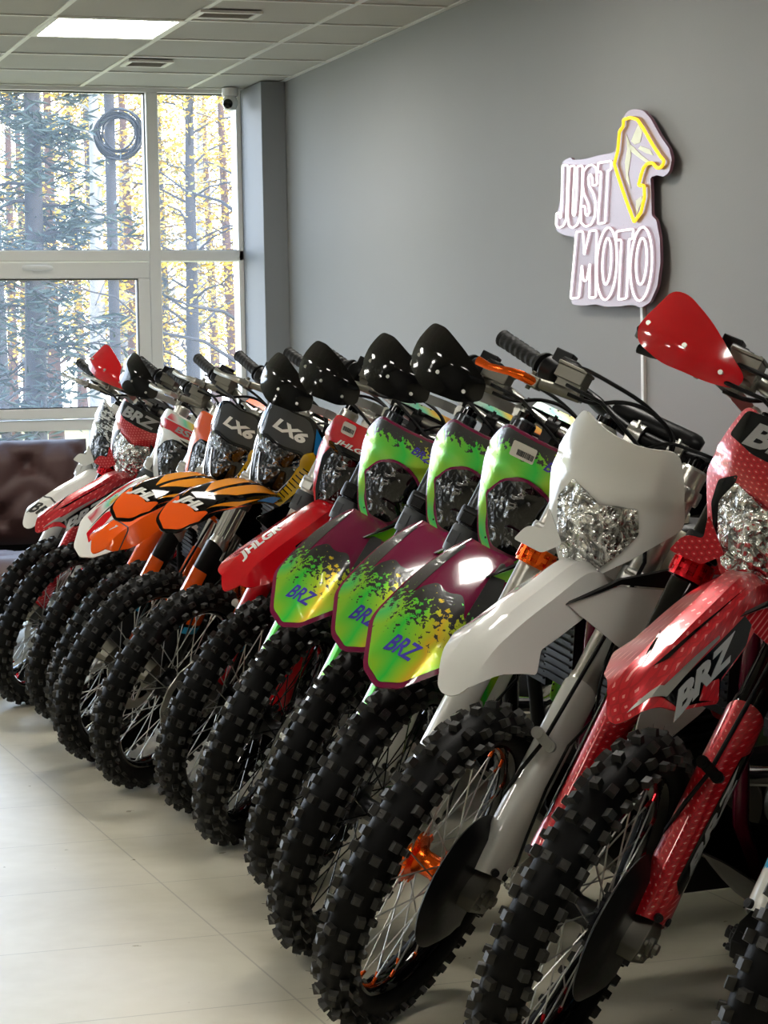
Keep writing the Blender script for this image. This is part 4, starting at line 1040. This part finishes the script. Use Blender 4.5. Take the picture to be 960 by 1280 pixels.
# floor: glossy beige tiles 1.2 x 0.6
m, nt, p = nodes('beige porcelain tile'); co, s = objco(nt)
def joint(val, org, size, w):
    f = math_n(nt, 'FRACT', math_n(nt, 'DIVIDE', math_n(nt, 'SUBTRACT', val, org), size))
    d = math_n(nt, 'SUBTRACT', .5, math_n(nt, 'ABSOLUTE', math_n(nt, 'SUBTRACT', f, .5)))
    return math_n(nt, 'LESS_THAN', d, w/size)
jj = math_n(nt, 'MAXIMUM', joint(s[0], 1.311-12., 1.2, .0022), joint(s[1], 6.955-12., .6, .0022))
nz = N(nt, 'ShaderNodeTexNoise', i_Scale=1.6, i_Detail=7., i_Roughness=.62, i_Distortion=.6); L(nt, co, nz.inputs['Vector'])
n3 = N(nt, 'ShaderNodeTexNoise', i_Scale=14., i_Detail=4.); L(nt, co, n3.inputs['Vector'])
mr = N(nt, 'ShaderNodeMapRange'); L(nt, nz.outputs['Fac'], mr.inputs[0]); mr.inputs[1].default_value = .35; mr.inputs[2].default_value = .66
c = mixc(nt, mr.outputs[0], srgb(204, 198, 178), srgb(184, 177, 156)); c = mixc(nt, math_n(nt, 'MULTIPLY', n3.outputs['Fac'], .18), c, srgb(160, 154, 138)); c = mixc(nt, math_n(nt, 'MULTIPLY', jj, .5), c, srgb(112, 106, 92))
L(nt, c, p.inputs['Base Color']); L(nt, math_n(nt, 'MULTIPLY_ADD', n3.outputs['Fac'], .12, .24), p.inputs['Roughness'])
bb = N(nt, 'ShaderNodeBump', i_Strength=.3, i_Distance=.001); bb.invert = True; L(nt, jj, bb.inputs['Height']); L(nt, bb.outputs[0], p.inputs['Normal'])
box_s('floor', (XL-.2, YB-.2, -.15), (XW+.2, YW+.2, 0), m)
# ceiling: 0.6 m mineral tiles in a metal grid
m, nt, p = nodes('mineral ceiling tile'); co, s = objco(nt)
nz = N(nt, 'ShaderNodeTexNoise', i_Scale=160., i_Detail=2.); L(nt, co, nz.inputs['Vector'])
L(nt, mixc(nt, math_n(nt, 'MULTIPLY', math_n(nt, 'GREATER_THAN', nz.outputs['Fac'], .62), .2), srgb(178, 175, 166), srgb(140, 138, 130)), p.inputs['Base Color']); p.inputs['Roughness'].default_value = .9
CT = m
holes = [(1.984+.6*i, 10.409+.6*j) for i, j in ()]
mb = MB(); ix0, ix1 = -13, 2; iy0, iy1 = -22, 4
LIGHTS = [(0, 0), (0, -5), (0, -10), (0, -15), (-5, -2), (-5, -8), (-5, -14), (-9, -5), (-9, -12)]
for i in range(ix0-1, ix1+1):
    for j in range(iy0-1, iy1+1):
        if (i, j) in LIGHTS: continue
        x0, y0 = max(XL, 1.984+.6*i), max(YB, 10.409+.6*j); x1, y1 = min(XW, 1.984+.6*(i+1)), min(YW+.1, 10.409+.6*(j+1))
        if x1-x0 < .01 or y1-y0 < .01: continue
        mb.box(((x0+x1)/2, (y0+y1)/2, HC+.012), (x1-x0, y1-y0, .012))
struct('ceiling', mb, CT, 0)
box_s('trim_2', (XL-.2, YB-.2, HC+.06), (XW+.2, YW+.2, HC+.25), WALL2)
GRIDM = mat('white grid metal', srgb(214, 212, 204), .4)
mb = MB()
for i in range(ix0, ix1+2):
    x = 1.984+.6*i
    if XL < x < XW: mb.box((x, (YB+YW)/2, HC+.003), (.024, YW-YB, .006))
for j in range(iy0, iy1+1):
    y = 10.409+.6*j
    if YB < y < YW: mb.box(((XL+XW)/2, y, HC+.0025), (XW-XL, .024, .005))
mb.box((XW-.012, (YB+YW)/2, HC+.002), (.024, YW-YB, .006))
struct('trim_1', mb, GRIDM, 0)
LED = emis('led panel glow', (1, .965, .89, 1), PANEL)
for n_, (i, j) in enumerate(LIGHTS):
    x0, y0 = 1.984+.6*i, 10.409+.6*j
    r = empty('ceiling_light', (x0+.3, y0+.3, HC))
    tag(r, 'square white LED panel glowing in the tiled ceiling near the window' if n_ == 0 else 'square white LED panel set in the ceiling behind the viewer', 'light', 'LED ceiling panels')
    f = MB()
    for dx, dy, w, h in ((0, .285, .6, .03), (0, -.285, .6, .03), (.285, 0, .03, .54), (-.285, 0, .03, .54)): f.box((dx, dy, .004), (w, h, .012))
    mk('frame', f, GRIDM, r, None, 0, 'lf'); mk('diffuser', lambda: MB().box((0, 0, .006), (.54, .54, .006)), LED, r, None, 0, 'ld')
VENT = mat('vent dark', srgb(62, 60, 55), .6); VSL = mat('vent slat metal', srgb(150, 146, 136), .5)
for n_, (x0, x1, y0, y1, lb) in enumerate(((2.56, 2.84, 10.07, 10.25, 'slotted ceiling air vent nearer the top edge of the picture'), (2.60, 2.83, 11.69, 11.90, 'slotted ceiling air vent close above the window'))):
    r = empty('air_vent', ((x0+x1)/2, (y0+y1)/2, HC)); tag(r, lb, 'vent', 'ceiling air vents'); w, h = x1-x0, y1-y0
    f = MB()
    for dx, dy, a, b in ((0, h/2-.012, w, .024), (0, -h/2+.012, w, .024), (w/2-.012, 0, .024, h-.048), (-w/2+.012, 0, .024, h-.048)): f.box((dx, dy, -.006), (a, b, .012))
    mk('frame', f, GRIDM, r, None, 0); mk('backing', MB().box((0, 0, .0), (w-.03, h-.03, .004)), VENT, r, None, 0)
    s_ = MB()
    for k in range(6): s_.box((0, -h/2+.03+(h-.06)*k/5, -.005), (w-.05, .012, .003), Matrix.Rotation(.6, 3, 'X'))
    mk('slats', s_, VSL, r, None, 0)
# ---- window wall (one glazed bay in view, the same bays repeat to the left)
PVC = mat('white window profile', srgb(232, 232, 228), .35); GASK = mat('black gasket', srgb(20, 20, 22), .5)
m, nt, p = nodes('window glass'); nt.nodes.remove(p); out = nt.nodes['Material Output']
tr = N(nt, 'ShaderNodeBsdfTransparent'); gl = N(nt, 'ShaderNodeBsdfGlossy', i_Roughness=.02); df = N(nt, 'ShaderNodeBsdfTranslucent'); df.inputs[0].default_value = (.72, .82, 1., 1)
fr_ = N(nt, 'ShaderNodeFresnel', i_IOR=1.45); m1 = N(nt, 'ShaderNodeMixShader'); m2 = N(nt, 'ShaderNodeMixShader')
m2.inputs[0].default_value = .03; L(nt, tr.outputs[0], m2.inputs[1]); L(nt, df.outputs[0], m2.inputs[2])  # small bluish translucent share lays a painted glare haze over the view
L(nt, math_n(nt, 'MULTIPLY', fr_.outputs[0], .5), m1.inputs[0]); L(nt, m2.outputs[0], m1.inputs[1]); L(nt, gl.outputs[0], m1.inputs[2]); L(nt, m1.outputs[0], out.inputs[0]); GLASS = m
def bars(rects, y0, y1):
    mb = MB()
    for x0, x1, z0, z1 in rects: mb.box(((x0+x1)/2, (y0+y1)/2, (z0+z1)/2), (x1-x0, y1-y0, z1-z0))
    return mb
bays = [(-6.2, -4.30), (-4.23, -2.33), (-2.26, -.36), (-.29, 1.0), (1.07, 2.948), (3.012, 3.484)]
BY = YW
fr0 = struct('window_1', bars([(XL, XW, 2.825, 2.86), (XL, XW, 0, .06)]+[(a, b, 1.905, 1.964) for a, b in bays]+[(b, b+.066, .06, 2.825) for a, b in bays[:-1]]+[(3.456, 3.484, .06, 2.825)], BY, BY+.12), PVC, 0, .004)
for bi, (a, b) in enumerate(bays):
    if bi == 5: rects = [(a, b-.028, 1.0, 1.06)]
    else: rects = [(a, b, .985, 1.045)]
    mk('window_rail', bars(rects, BY+.002, BY+.118), PVC, fr0, None, 0, None, .004)
    mk('window_pane', bars([(a, b, 1.964, 2.825), (a, b, .06, .985)]+([(a, b, 1.045, 1.905)] if bi == 5 else []), BY+.055, BY+.061), GLASS, fr0, None, 0)
    if bi < 5:
        mk('window_sash', bars([(a+.004, b-.004, 1.808, 1.900), (a+.004, b-.004, 1.050, 1.108), (a+.004, a+.072, 1.108, 1.808), (b-.072, b-.004, 1.108, 1.808)], BY-.022, BY+.06), PVC, fr0, None, 0, None, .008)
        mk('sash_pane', bars([(a+.07, b-.07, 1.106, 1.810)], BY+.02, BY+.026), GLASS, fr0, None, 0)
        mk('gasket', bars([(a+.072, b-.072, 1.802, 1.808), (a+.072, b-.072, 1.108, 1.113), (a+.072, a+.077, 1.113, 1.802), (b-.077, b-.072, 1.113, 1.802)], BY-.018, BY+.02), GASK, fr0, None, 0)
    mk('gasket', bars([(a, b, 2.819, 2.825), (a, b, 1.964, 1.969), (b-.005, b, 1.969, 2.819), (a, a+.005, 1.969, 2.819)], BY+.04, BY+.056), GASK, fr0, None, 0)
hd = MB(); hd.tube([(2.245, BY-.024, 1.868), (2.27, BY-.045, 1.868), (2.36, BY-.05, 1.866), (2.385, BY-.045, 1.866), (2.40, BY-.03, 1.866)], [.012, .015, .016, .014, .01], 12, flat=.8); hd.box((2.35, BY-.028, 1.856), (.10, .012, .03))
mk('window_handle', hd, PVC, fr0, None)
REFL = mat('pale glass reflection', srgb(150, 178, 200), .5, **{'Transmission_Weight': .0, 'Alpha': .35})  # pale translucent patches painted in for reflections of indoor signs
for i, (x0, x1, z0, z1) in enumerate(((3.045, 3.17, 2.00, 2.065), (3.03, 3.10, 1.70, 1.83))):
    mk('glass_reflection', bars([(x0, x1, z0, z1)], BY+.052, BY+.0545), REFL, fr0, None, 0)
box_s('baseboard_right', (XW-.012, YB, 0), (XW, 12.43, .08), mat('grey skirting', srgb(90, 90, 88), .5), .002)
# ---- security camera at the head of the pier
r = empty('security_camera', (3.40, 12.76, HC)); tag(r, 'small white dome security camera with black lens under the ceiling beside the pier', 'camera')
mk('mount', MB().lathe([(0, 0), (.045, 0), (.045, -.035), (.04, -.045), (0, -.045)], (0, 0, 0), (0, 0, 1), 24), WHT, r)
mk('body', MB().lathe([(0, -.045), (.032, -.046), (.042, -.07), (.042, -.09), (.03, -.118), (0, -.126)], (0, 0, 0), (0, 0, 1), 24), WHT, r)
mk('lens', MB().lathe([(0, .03), (.026, .03), (.026, .044), (.02, .047), (0, .047)], (-.005, 0, -.085), (-.45, -1, -.1), 20), BLK, r)
# ---- neon sign; outlines are (s, z) on the wall, s grows towards the viewer's right
def sg(x, y): return SG(x, y)
def ell(cx, cy, rx, ry, sh=.08, n=36): return [(cx+rx*math.cos(2*PI*k/n)-sh*ry*math.sin(2*PI*k/n)*.6, cy+ry*math.sin(2*PI*k/n)) for k in range(n)]
BACK = [(150, 275), (185, 256), (192, 270), (240, 266), (262, 262), (300, 250), (370, 238), (380, 200), (398, 115), (420, 66), (455, 54), (490, 60), (522, 95), (560, 165), (600, 222), (611, 268), (600, 320), (575, 342), (550, 332), (520, 342), (524, 400), (526, 505), (545, 520), (560, 600), (563, 700), (550, 800), (520, 868), (480, 893), (455, 880), (420, 880), (395, 886), (350, 886), (330, 888), (290, 876), (250, 882), (195, 880), (187, 860), (200, 640), (200, 592), (178, 590), (150, 583), (122, 565), (120, 535), (140, 440), (146, 330)]
LET = [[(157, 292), (181, 292), (176, 420), (172, 520), (160, 548), (142, 556), (130, 545), (131, 494), (144, 492), (146, 514), (152, 510), (154, 420)],
 [(188, 296), (209, 294), (202, 430), (200, 496), (206, 506), (211, 496), (217, 400), (220, 296), (242, 294), (238, 420), (230, 510), (218, 545), (198, 556), (184, 545), (180, 510), (182, 400)],
 [(284, 290), (300, 304), (303, 374), (284, 378), (282, 340), (274, 328), (265, 345), (269, 378), (288, 412), (297, 450), (293, 508), (277, 543), (254, 550), (236, 535), (233, 466), (252, 463), (253, 495), (262, 506), (271, 490), (266, 455), (249, 415), (241, 370), (245, 320), (262, 294)],
 [(308, 282), (364, 274), (360, 312), (348, 314), (337, 534), (306, 538), (320, 318), (305, 320)],
 [(216, 572), (243, 570), (249, 670), (272, 568), (301, 566), (297, 848), (270, 850), (273, 705), (258, 778), (246, 778), (239, 712), (226, 850), (191, 852)],
 ell(344, 706, 42, 152), ell(344, 696, 18, 98),
 [(385, 570), (457, 560), (453, 600), (438, 604), (427, 852), (393, 858), (406, 606), (384, 608)],
 ell(489, 707, 45, 155), ell(490, 696, 22, 98)]
MARK = [(417, 100), (446, 91), (475, 99), (500, 136), (540, 206), (572, 254), (588, 272), (584, 290), (572, 303), (557, 303), (540, 282), (518, 284), (503, 300), (492, 330), (480, 377), (504, 377), (506, 425), (491, 490), (462, 531), (430, 445), (396, 345), (378, 287), (393, 230), (400, 150), (416, 128)]
r = empty('neon_sign', (XW-.028, 7.99, 1.80)); tag(r, 'pink-backed neon wall sign with white lettering and yellow outlined emblem', 'sign')
def loc(q, d): y, z = sg(*q); return (-d, y-7.99, z-1.80)
ACR = mat('pale pink acrylic', srgb(122, 84, 97), .3); bo = rnd([(*q,) for q in BACK], 12, 3)
bmx = MB(); n_ = len(bo); bmx.add([loc(q, 0) for q in bo]+[loc(q, .012) for q in bo], [list(range(n_)), list(range(2*n_-1, n_-1, -1))]+[[k, (k+1) % n_, n_+(k+1) % n_, n_+k] for k in range(n_)])
mk('backing_board', bmx, ACR, r, None, 30)
st_ = MB()
for q in ((170, 300), (350, 300), (220, 840), (480, 840), (450, 120)): a = V(loc(q, 0)); st_.cyl(a, a+V((.028, 0, 0)), .008, 10)
mk('standoffs', st_, ALU, r)
NW = emis('white neon', (1, .95, .96, 1), .85); NY = emis('yellow neon', (1, .74, .03, 1), .62)
for pl, nm in zip(LET, ('letter_j', 'letter_u', 'letter_s', 'letter_t', 'letter_m', 'letter_o', 'letter_o', 'letter_t', 'letter_o', 'letter_o')):
    q = rnd(pl, 6, 3) if len(pl) < 30 else pl
    mk('neon_letter', MB().tube([loc(a, .019) for a in q], .0042, 8, closed=True), NW, r)
mk('neon_outline', MB().tube([loc(a, .021) for a in rnd(MARK, 6, 3)], .0062, 8, closed=True), NY, r)
PALE = mat('pale yellow print', srgb(206, 205, 160), .4)
for pl in ([(440, 190), (470, 120), (488, 150), (478, 196), (455, 205)], [(430, 200), (452, 215), (480, 245), (530, 285), (500, 278), (460, 250), (442, 236)], [(480, 210), (520, 225), (534, 250), (500, 240), (470, 222)], [(420, 160), (436, 200), (440, 250), (428, 330), (440, 390), (420, 350), (414, 280), (424, 220)], [(460, 440), (486, 420), (488, 440), (474, 470), (464, 500)]):
    k_ = len(pl); mk('emblem_print', MB().add([loc(q, .0125) for q in pl]+[loc(q, .0135) for q in pl], [list(range(k_)), list(range(2*k_-1, k_-1, -1))]+[[i, (i+1) % k_, k_+(i+1) % k_, k_+i] for i in range(k_)]), PALE, r, None, 0)
o = mk('cable_trunking', MB().box((XW-.007, 7.856, .74), (.014, .024, 1.49)), mat('white trunking', srgb(205, 205, 200), .4), None, None, 0, None, .003)
tag(o, 'thin white cable trunking running down the wall below the neon sign', 'cable cover')
# ---- sofa
BRN = mat('dark brown upholstery', srgb(72, 46, 44), .55, bump=.3, bscale=260)
r = empty('sofa', (1.45, 11.75, 0)); tag(r, 'dark brown tufted sofa under the window', 'sofa')
def cushion(w, h, d, tuft, nx, nz):
    mb = MB(); X, Z = 60, 30; vs = []; fs = []
    def dep(x, z):
        e = min(1, (min(x, 1-x)*w/.12))**.5*min(1, (min(z, 1-z)*h/.12))**.5 if 0 < x < 1 and 0 < z < 1 else 0
        t = 0
        for i in range(nx):
            for j in range(nz):
                cx = (i+.5+(.5 if j % 2 else 0))/nx; cz = (j+.5)/nz
                if cx > 1: continue
                q = ((x-cx)*w)**2+((z-cz)*h)**2; t = max(t, math.exp(-q/.0022)+.45*math.exp(-(abs((x-cx)*w)-abs((z-cz)*h)*1.1)**2/.0006)*math.exp(-q/.03))
        return d*e*(1-tuft*math.tanh(t*.9))
    for s_ in (1, -1):
        for i in range(X+1):
            for j in range(Z+1): vs.append(((i/X-.5)*w, -s_*dep(i/X, j/Z)/2, j/Z*h))
    K = (X+1)*(Z+1)
    for i in range(X):
        for j in range(Z):
            q = [i*(Z+1)+j, (i+1)*(Z+1)+j, (i+1)*(Z+1)+j+1, i*(Z+1)+j+1]; fs += [q, [a+K for a in reversed(q)]]
    mb.add(vs, fs); return mb
sb = mk('back_cushion', cushion(2.0, .54, .30, .85, 6, 2), BRN, r, Matrix.Translation((.0, .42, .42)) @ Matrix.Rotation(-.16, 4, 'X'), 60)
mk('seat_cushion', cushion(2.0, .80, .20, .4, 6, 3), BRN, r, Matrix.Translation((0, -.36, .36)) @ Matrix.Rotation(-PI/2, 4, 'X') @ Matrix.Diagonal((1, 1, -1, 1)), 60)
mk('base_frame', MB().box((0, .02, .23), (1.96, .84, .06)).box((0, .50, .42), (1.9, .04, .44)), SATB, r, None, 0, None, .005)
fr2 = MB(); fr2.tube([(-.95, -.42, .29), (.95, -.42, .29)], .016, 10); mk('chrome_rail', fr2, CHR, r)
for sx in (-1, 1):
    for sy in (-.40, .42): mk('leg', MB().cyl((sx*.9, sy, 0), (sx*.9, sy, .21), .02, 14), CHR, r)
# ------------------------------------------------------------------ outside
def leafm(name, rgb):
    m, nt, p = nodes(name); co, s = objco(nt)
    nz = N(nt, 'ShaderNodeTexNoise', i_Scale=.9, i_Detail=4.); L(nt, co, nz.inputs['Vector']); c = srgb(*rgb)
    L(nt, mixc(nt, nz.outputs['Fac'], tuple(v*.6 for v in c[:3])+(1,), tuple(min(1, v*1.5) for v in c[:3])+(1,)), p.inputs['Base Color']); p.inputs['Roughness'].default_value = .6
    p.inputs['Subsurface Weight'].default_value = 0
    return m
YL = leafm('yellow autumn leaves', (172, 138, 36)); YG = leafm('yellow green leaves', (118, 112, 44)); PN = leafm('pine needles', (30, 46, 38)); BARK = wallmat('grey bark', (48, 46, 48), .9); BARK2 = wallmat('reddish bark', (78, 54, 44), .9); PALEB = wallmat('pale birch bark', (120, 116, 112), .9)
m, nt, p = nodes('autumn lawn'); co, s = objco(nt)
nz = N(nt, 'ShaderNodeTexNoise', i_Scale=1.2, i_Detail=8., i_Roughness=.7); L(nt, co, nz.inputs['Vector'])
mr = N(nt, 'ShaderNodeMapRange'); L(nt, nz.outputs['Fac'], mr.inputs[0]); mr.inputs[1].default_value = .38; mr.inputs[2].default_value = .62
L(nt, mixc(nt, mr.outputs[0], srgb(104, 96, 56), srgb(156, 140, 86)), p.inputs['Base Color']); p.inputs['Roughness'].default_value = .95
box_s('lawn', (-40, YW+.25, -.4), (60, 110, -.25), m)
def tree(label, x, y, h, r0, bark, leaf, nb, nleaf, lsize, lean=(0, 0), z0=0, spread=1.6, blo=.25, needles=False, bend=0, group='trees outside the window', seed=1):
    R = random.Random(seed); root = empty('tree', (x, y, -.25)); tag(root, label, 'tree', group)
    tr_ = MB(); pts = []; n = 9
    for k in range(n+1):
        t = k/n; pts.append(V((lean[0]*t+bend*math.sin(t*3.1), lean[1]*t+.1*math.sin(t*5+seed), h*t)))
    tr_.tube(pts, [r0*(1-.72*k/n)*(1.25 if k == 0 else 1) for k in range(n+1)], 10)
    mk('trunk', tr_, bark, root)
    br = MB(); ends = []
    def at(t): k = min(n-1, int(t*n)); return pts[k].lerp(pts[k+1], t*n-k)
    for i in range(nb):
        t = blo+(1-blo)*((i+R.random())/nb)*.97; p0 = at(t); a = R.random()*2*PI; ln = spread*(1.1-t*.75)*(.6+.6*R.random())
        dz = (-.15 if needles else .35)*ln+R.uniform(-.2, .2)
        d = V((math.cos(a)*ln, math.sin(a)*ln, dz)); mid = p0+d*.5+V((R.uniform(-.15, .15), R.uniform(-.15, .15), R.uniform(-.05, .2)))*ln*.5
        q = [p0, p0.lerp(mid, .5)+V((0, 0, .05*ln)), mid, (mid+p0+d)/2+V((R.uniform(-.1, .1), R.uniform(-.1, .1), .04))*ln, p0+d]
        rb = max(.008, r0*.22*(1-t*.5)); br.tube(q, [rb, rb*.8, rb*.6, rb*.42, rb*.2], 5)
        for s_ in range(5):
            tt = .35+.13*s_; b0 = p0+d*tt; b1 = b0+V((R.uniform(-1, 1), R.uniform(-1, 1), R.uniform(-.3, .6)))*ln*.34; br.tube([b0, b0.lerp(b1, .5)+V((0, 0, R.uniform(-.05, .08)*ln)), b1], [rb*.35, rb*.22, rb*.1], 4); ends += [b1, b0.lerp(b1, .5)]
        ends.append(p0+d)
    mk('branches', br, bark, root)
    fl = MB()
    for i in range(nleaf):
        c = R.choice(ends)+V((R.gauss(0, .18), R.gauss(0, .18), R.gauss(0, .14)))*(spread/1.6)
        a, b = R.random()*2*PI, R.uniform(-1, 1); u = V((math.cos(a), math.sin(a), b*.6)).normalized()*lsize*R.uniform(.6, 1.4); w = u.cross(V((R.uniform(-1, 1), R.uniform(-1, 1), R.uniform(-1, 1)))).normalized()*lsize*(.16 if needles else .5)
        nrm = u.cross(w).normalized()*lsize*.08
        fl.add([c-u, c+w+nrm, c+u, c-w+nrm], [[0, 1, 2], [0, 2, 3]])
    if nleaf: mk('foliage', fl, leaf, root, None, 0)
    return root
OUTSIDE()
# ------------------------------------------------------------------ light and camera
w = bpy.data.worlds.new('sky'); S.world = w; w.use_nodes = True; nt = w.node_tree; bg = nt.nodes['Background']
tc = N(nt, 'ShaderNodeTexCoord'); sx = N(nt, 'ShaderNodeSeparateXYZ'); L(nt, tc.outputs['Generated'], sx.inputs[0])
cr = N(nt, 'ShaderNodeValToRGB'); L(nt, sx.outputs[2], cr.inputs[0]); cr.color_ramp.elements[0].position = 0; cr.color_ramp.elements[0].color = (.88, .94, 1., 1); cr.color_ramp.elements[1].position = .5; cr.color_ramp.elements[1].color = (.50, .70, 1., 1)
L(nt, cr.outputs[0], bg.inputs[0]); bg.inputs[1].default_value = SKY
sun = bpy.data.lights.new('sun', 'SUN'); sun.energy = SUN; sun.angle = .02; sun.color = (1, .93, .78); so = bpy.data.objects.new('sun', sun); COL.objects.link(so)
so.rotation_euler = V((-.55, .62, -.56)).to_track_quat('-Z', 'Y').to_euler()
cam = bpy.data.cameras.new('camera'); co_ = bpy.data.objects.new('camera', cam); COL.objects.link(co_)
cam.sensor_fit = 'VERTICAL'; cam.sensor_height = 36; cam.lens = 2972.86/1280*36; cam.clip_start = .05; cam.clip_end = 300
yaw, pit, rol = .3214, .0573, .0183
fw = V((math.sin(yaw)*math.cos(pit), math.cos(yaw)*math.cos(pit), -math.sin(pit))); rt_ = V((math.cos(yaw), -math.sin(yaw), 0)); dn = fw.cross(rt_)
r2 = rt_*math.cos(rol)+dn*math.sin(rol); d2 = -rt_*math.sin(rol)+dn*math.cos(rol)
co_.matrix_world = Matrix(((r2.x, -d2.x, -fw.x, 0), (r2.y, -d2.y, -fw.y, 0), (r2.z, -d2.z, -fw.z, 1.2532), (0, 0, 0, 1)))
S.camera = co_
S.view_settings.view_transform = 'Standard'; S.view_settings.look = 'None'; S.view_settings.gamma = 1; S.view_settings.use_curve_mapping = False
S.view_settings.exposure = EXPO
S.cycles.use_denoising = True; S.cycles.max_bounces = 10; S.cycles.diffuse_bounces = 5; S.cycles.transparent_max_bounces = 16; S.cycles.sample_clamp_indirect = 6
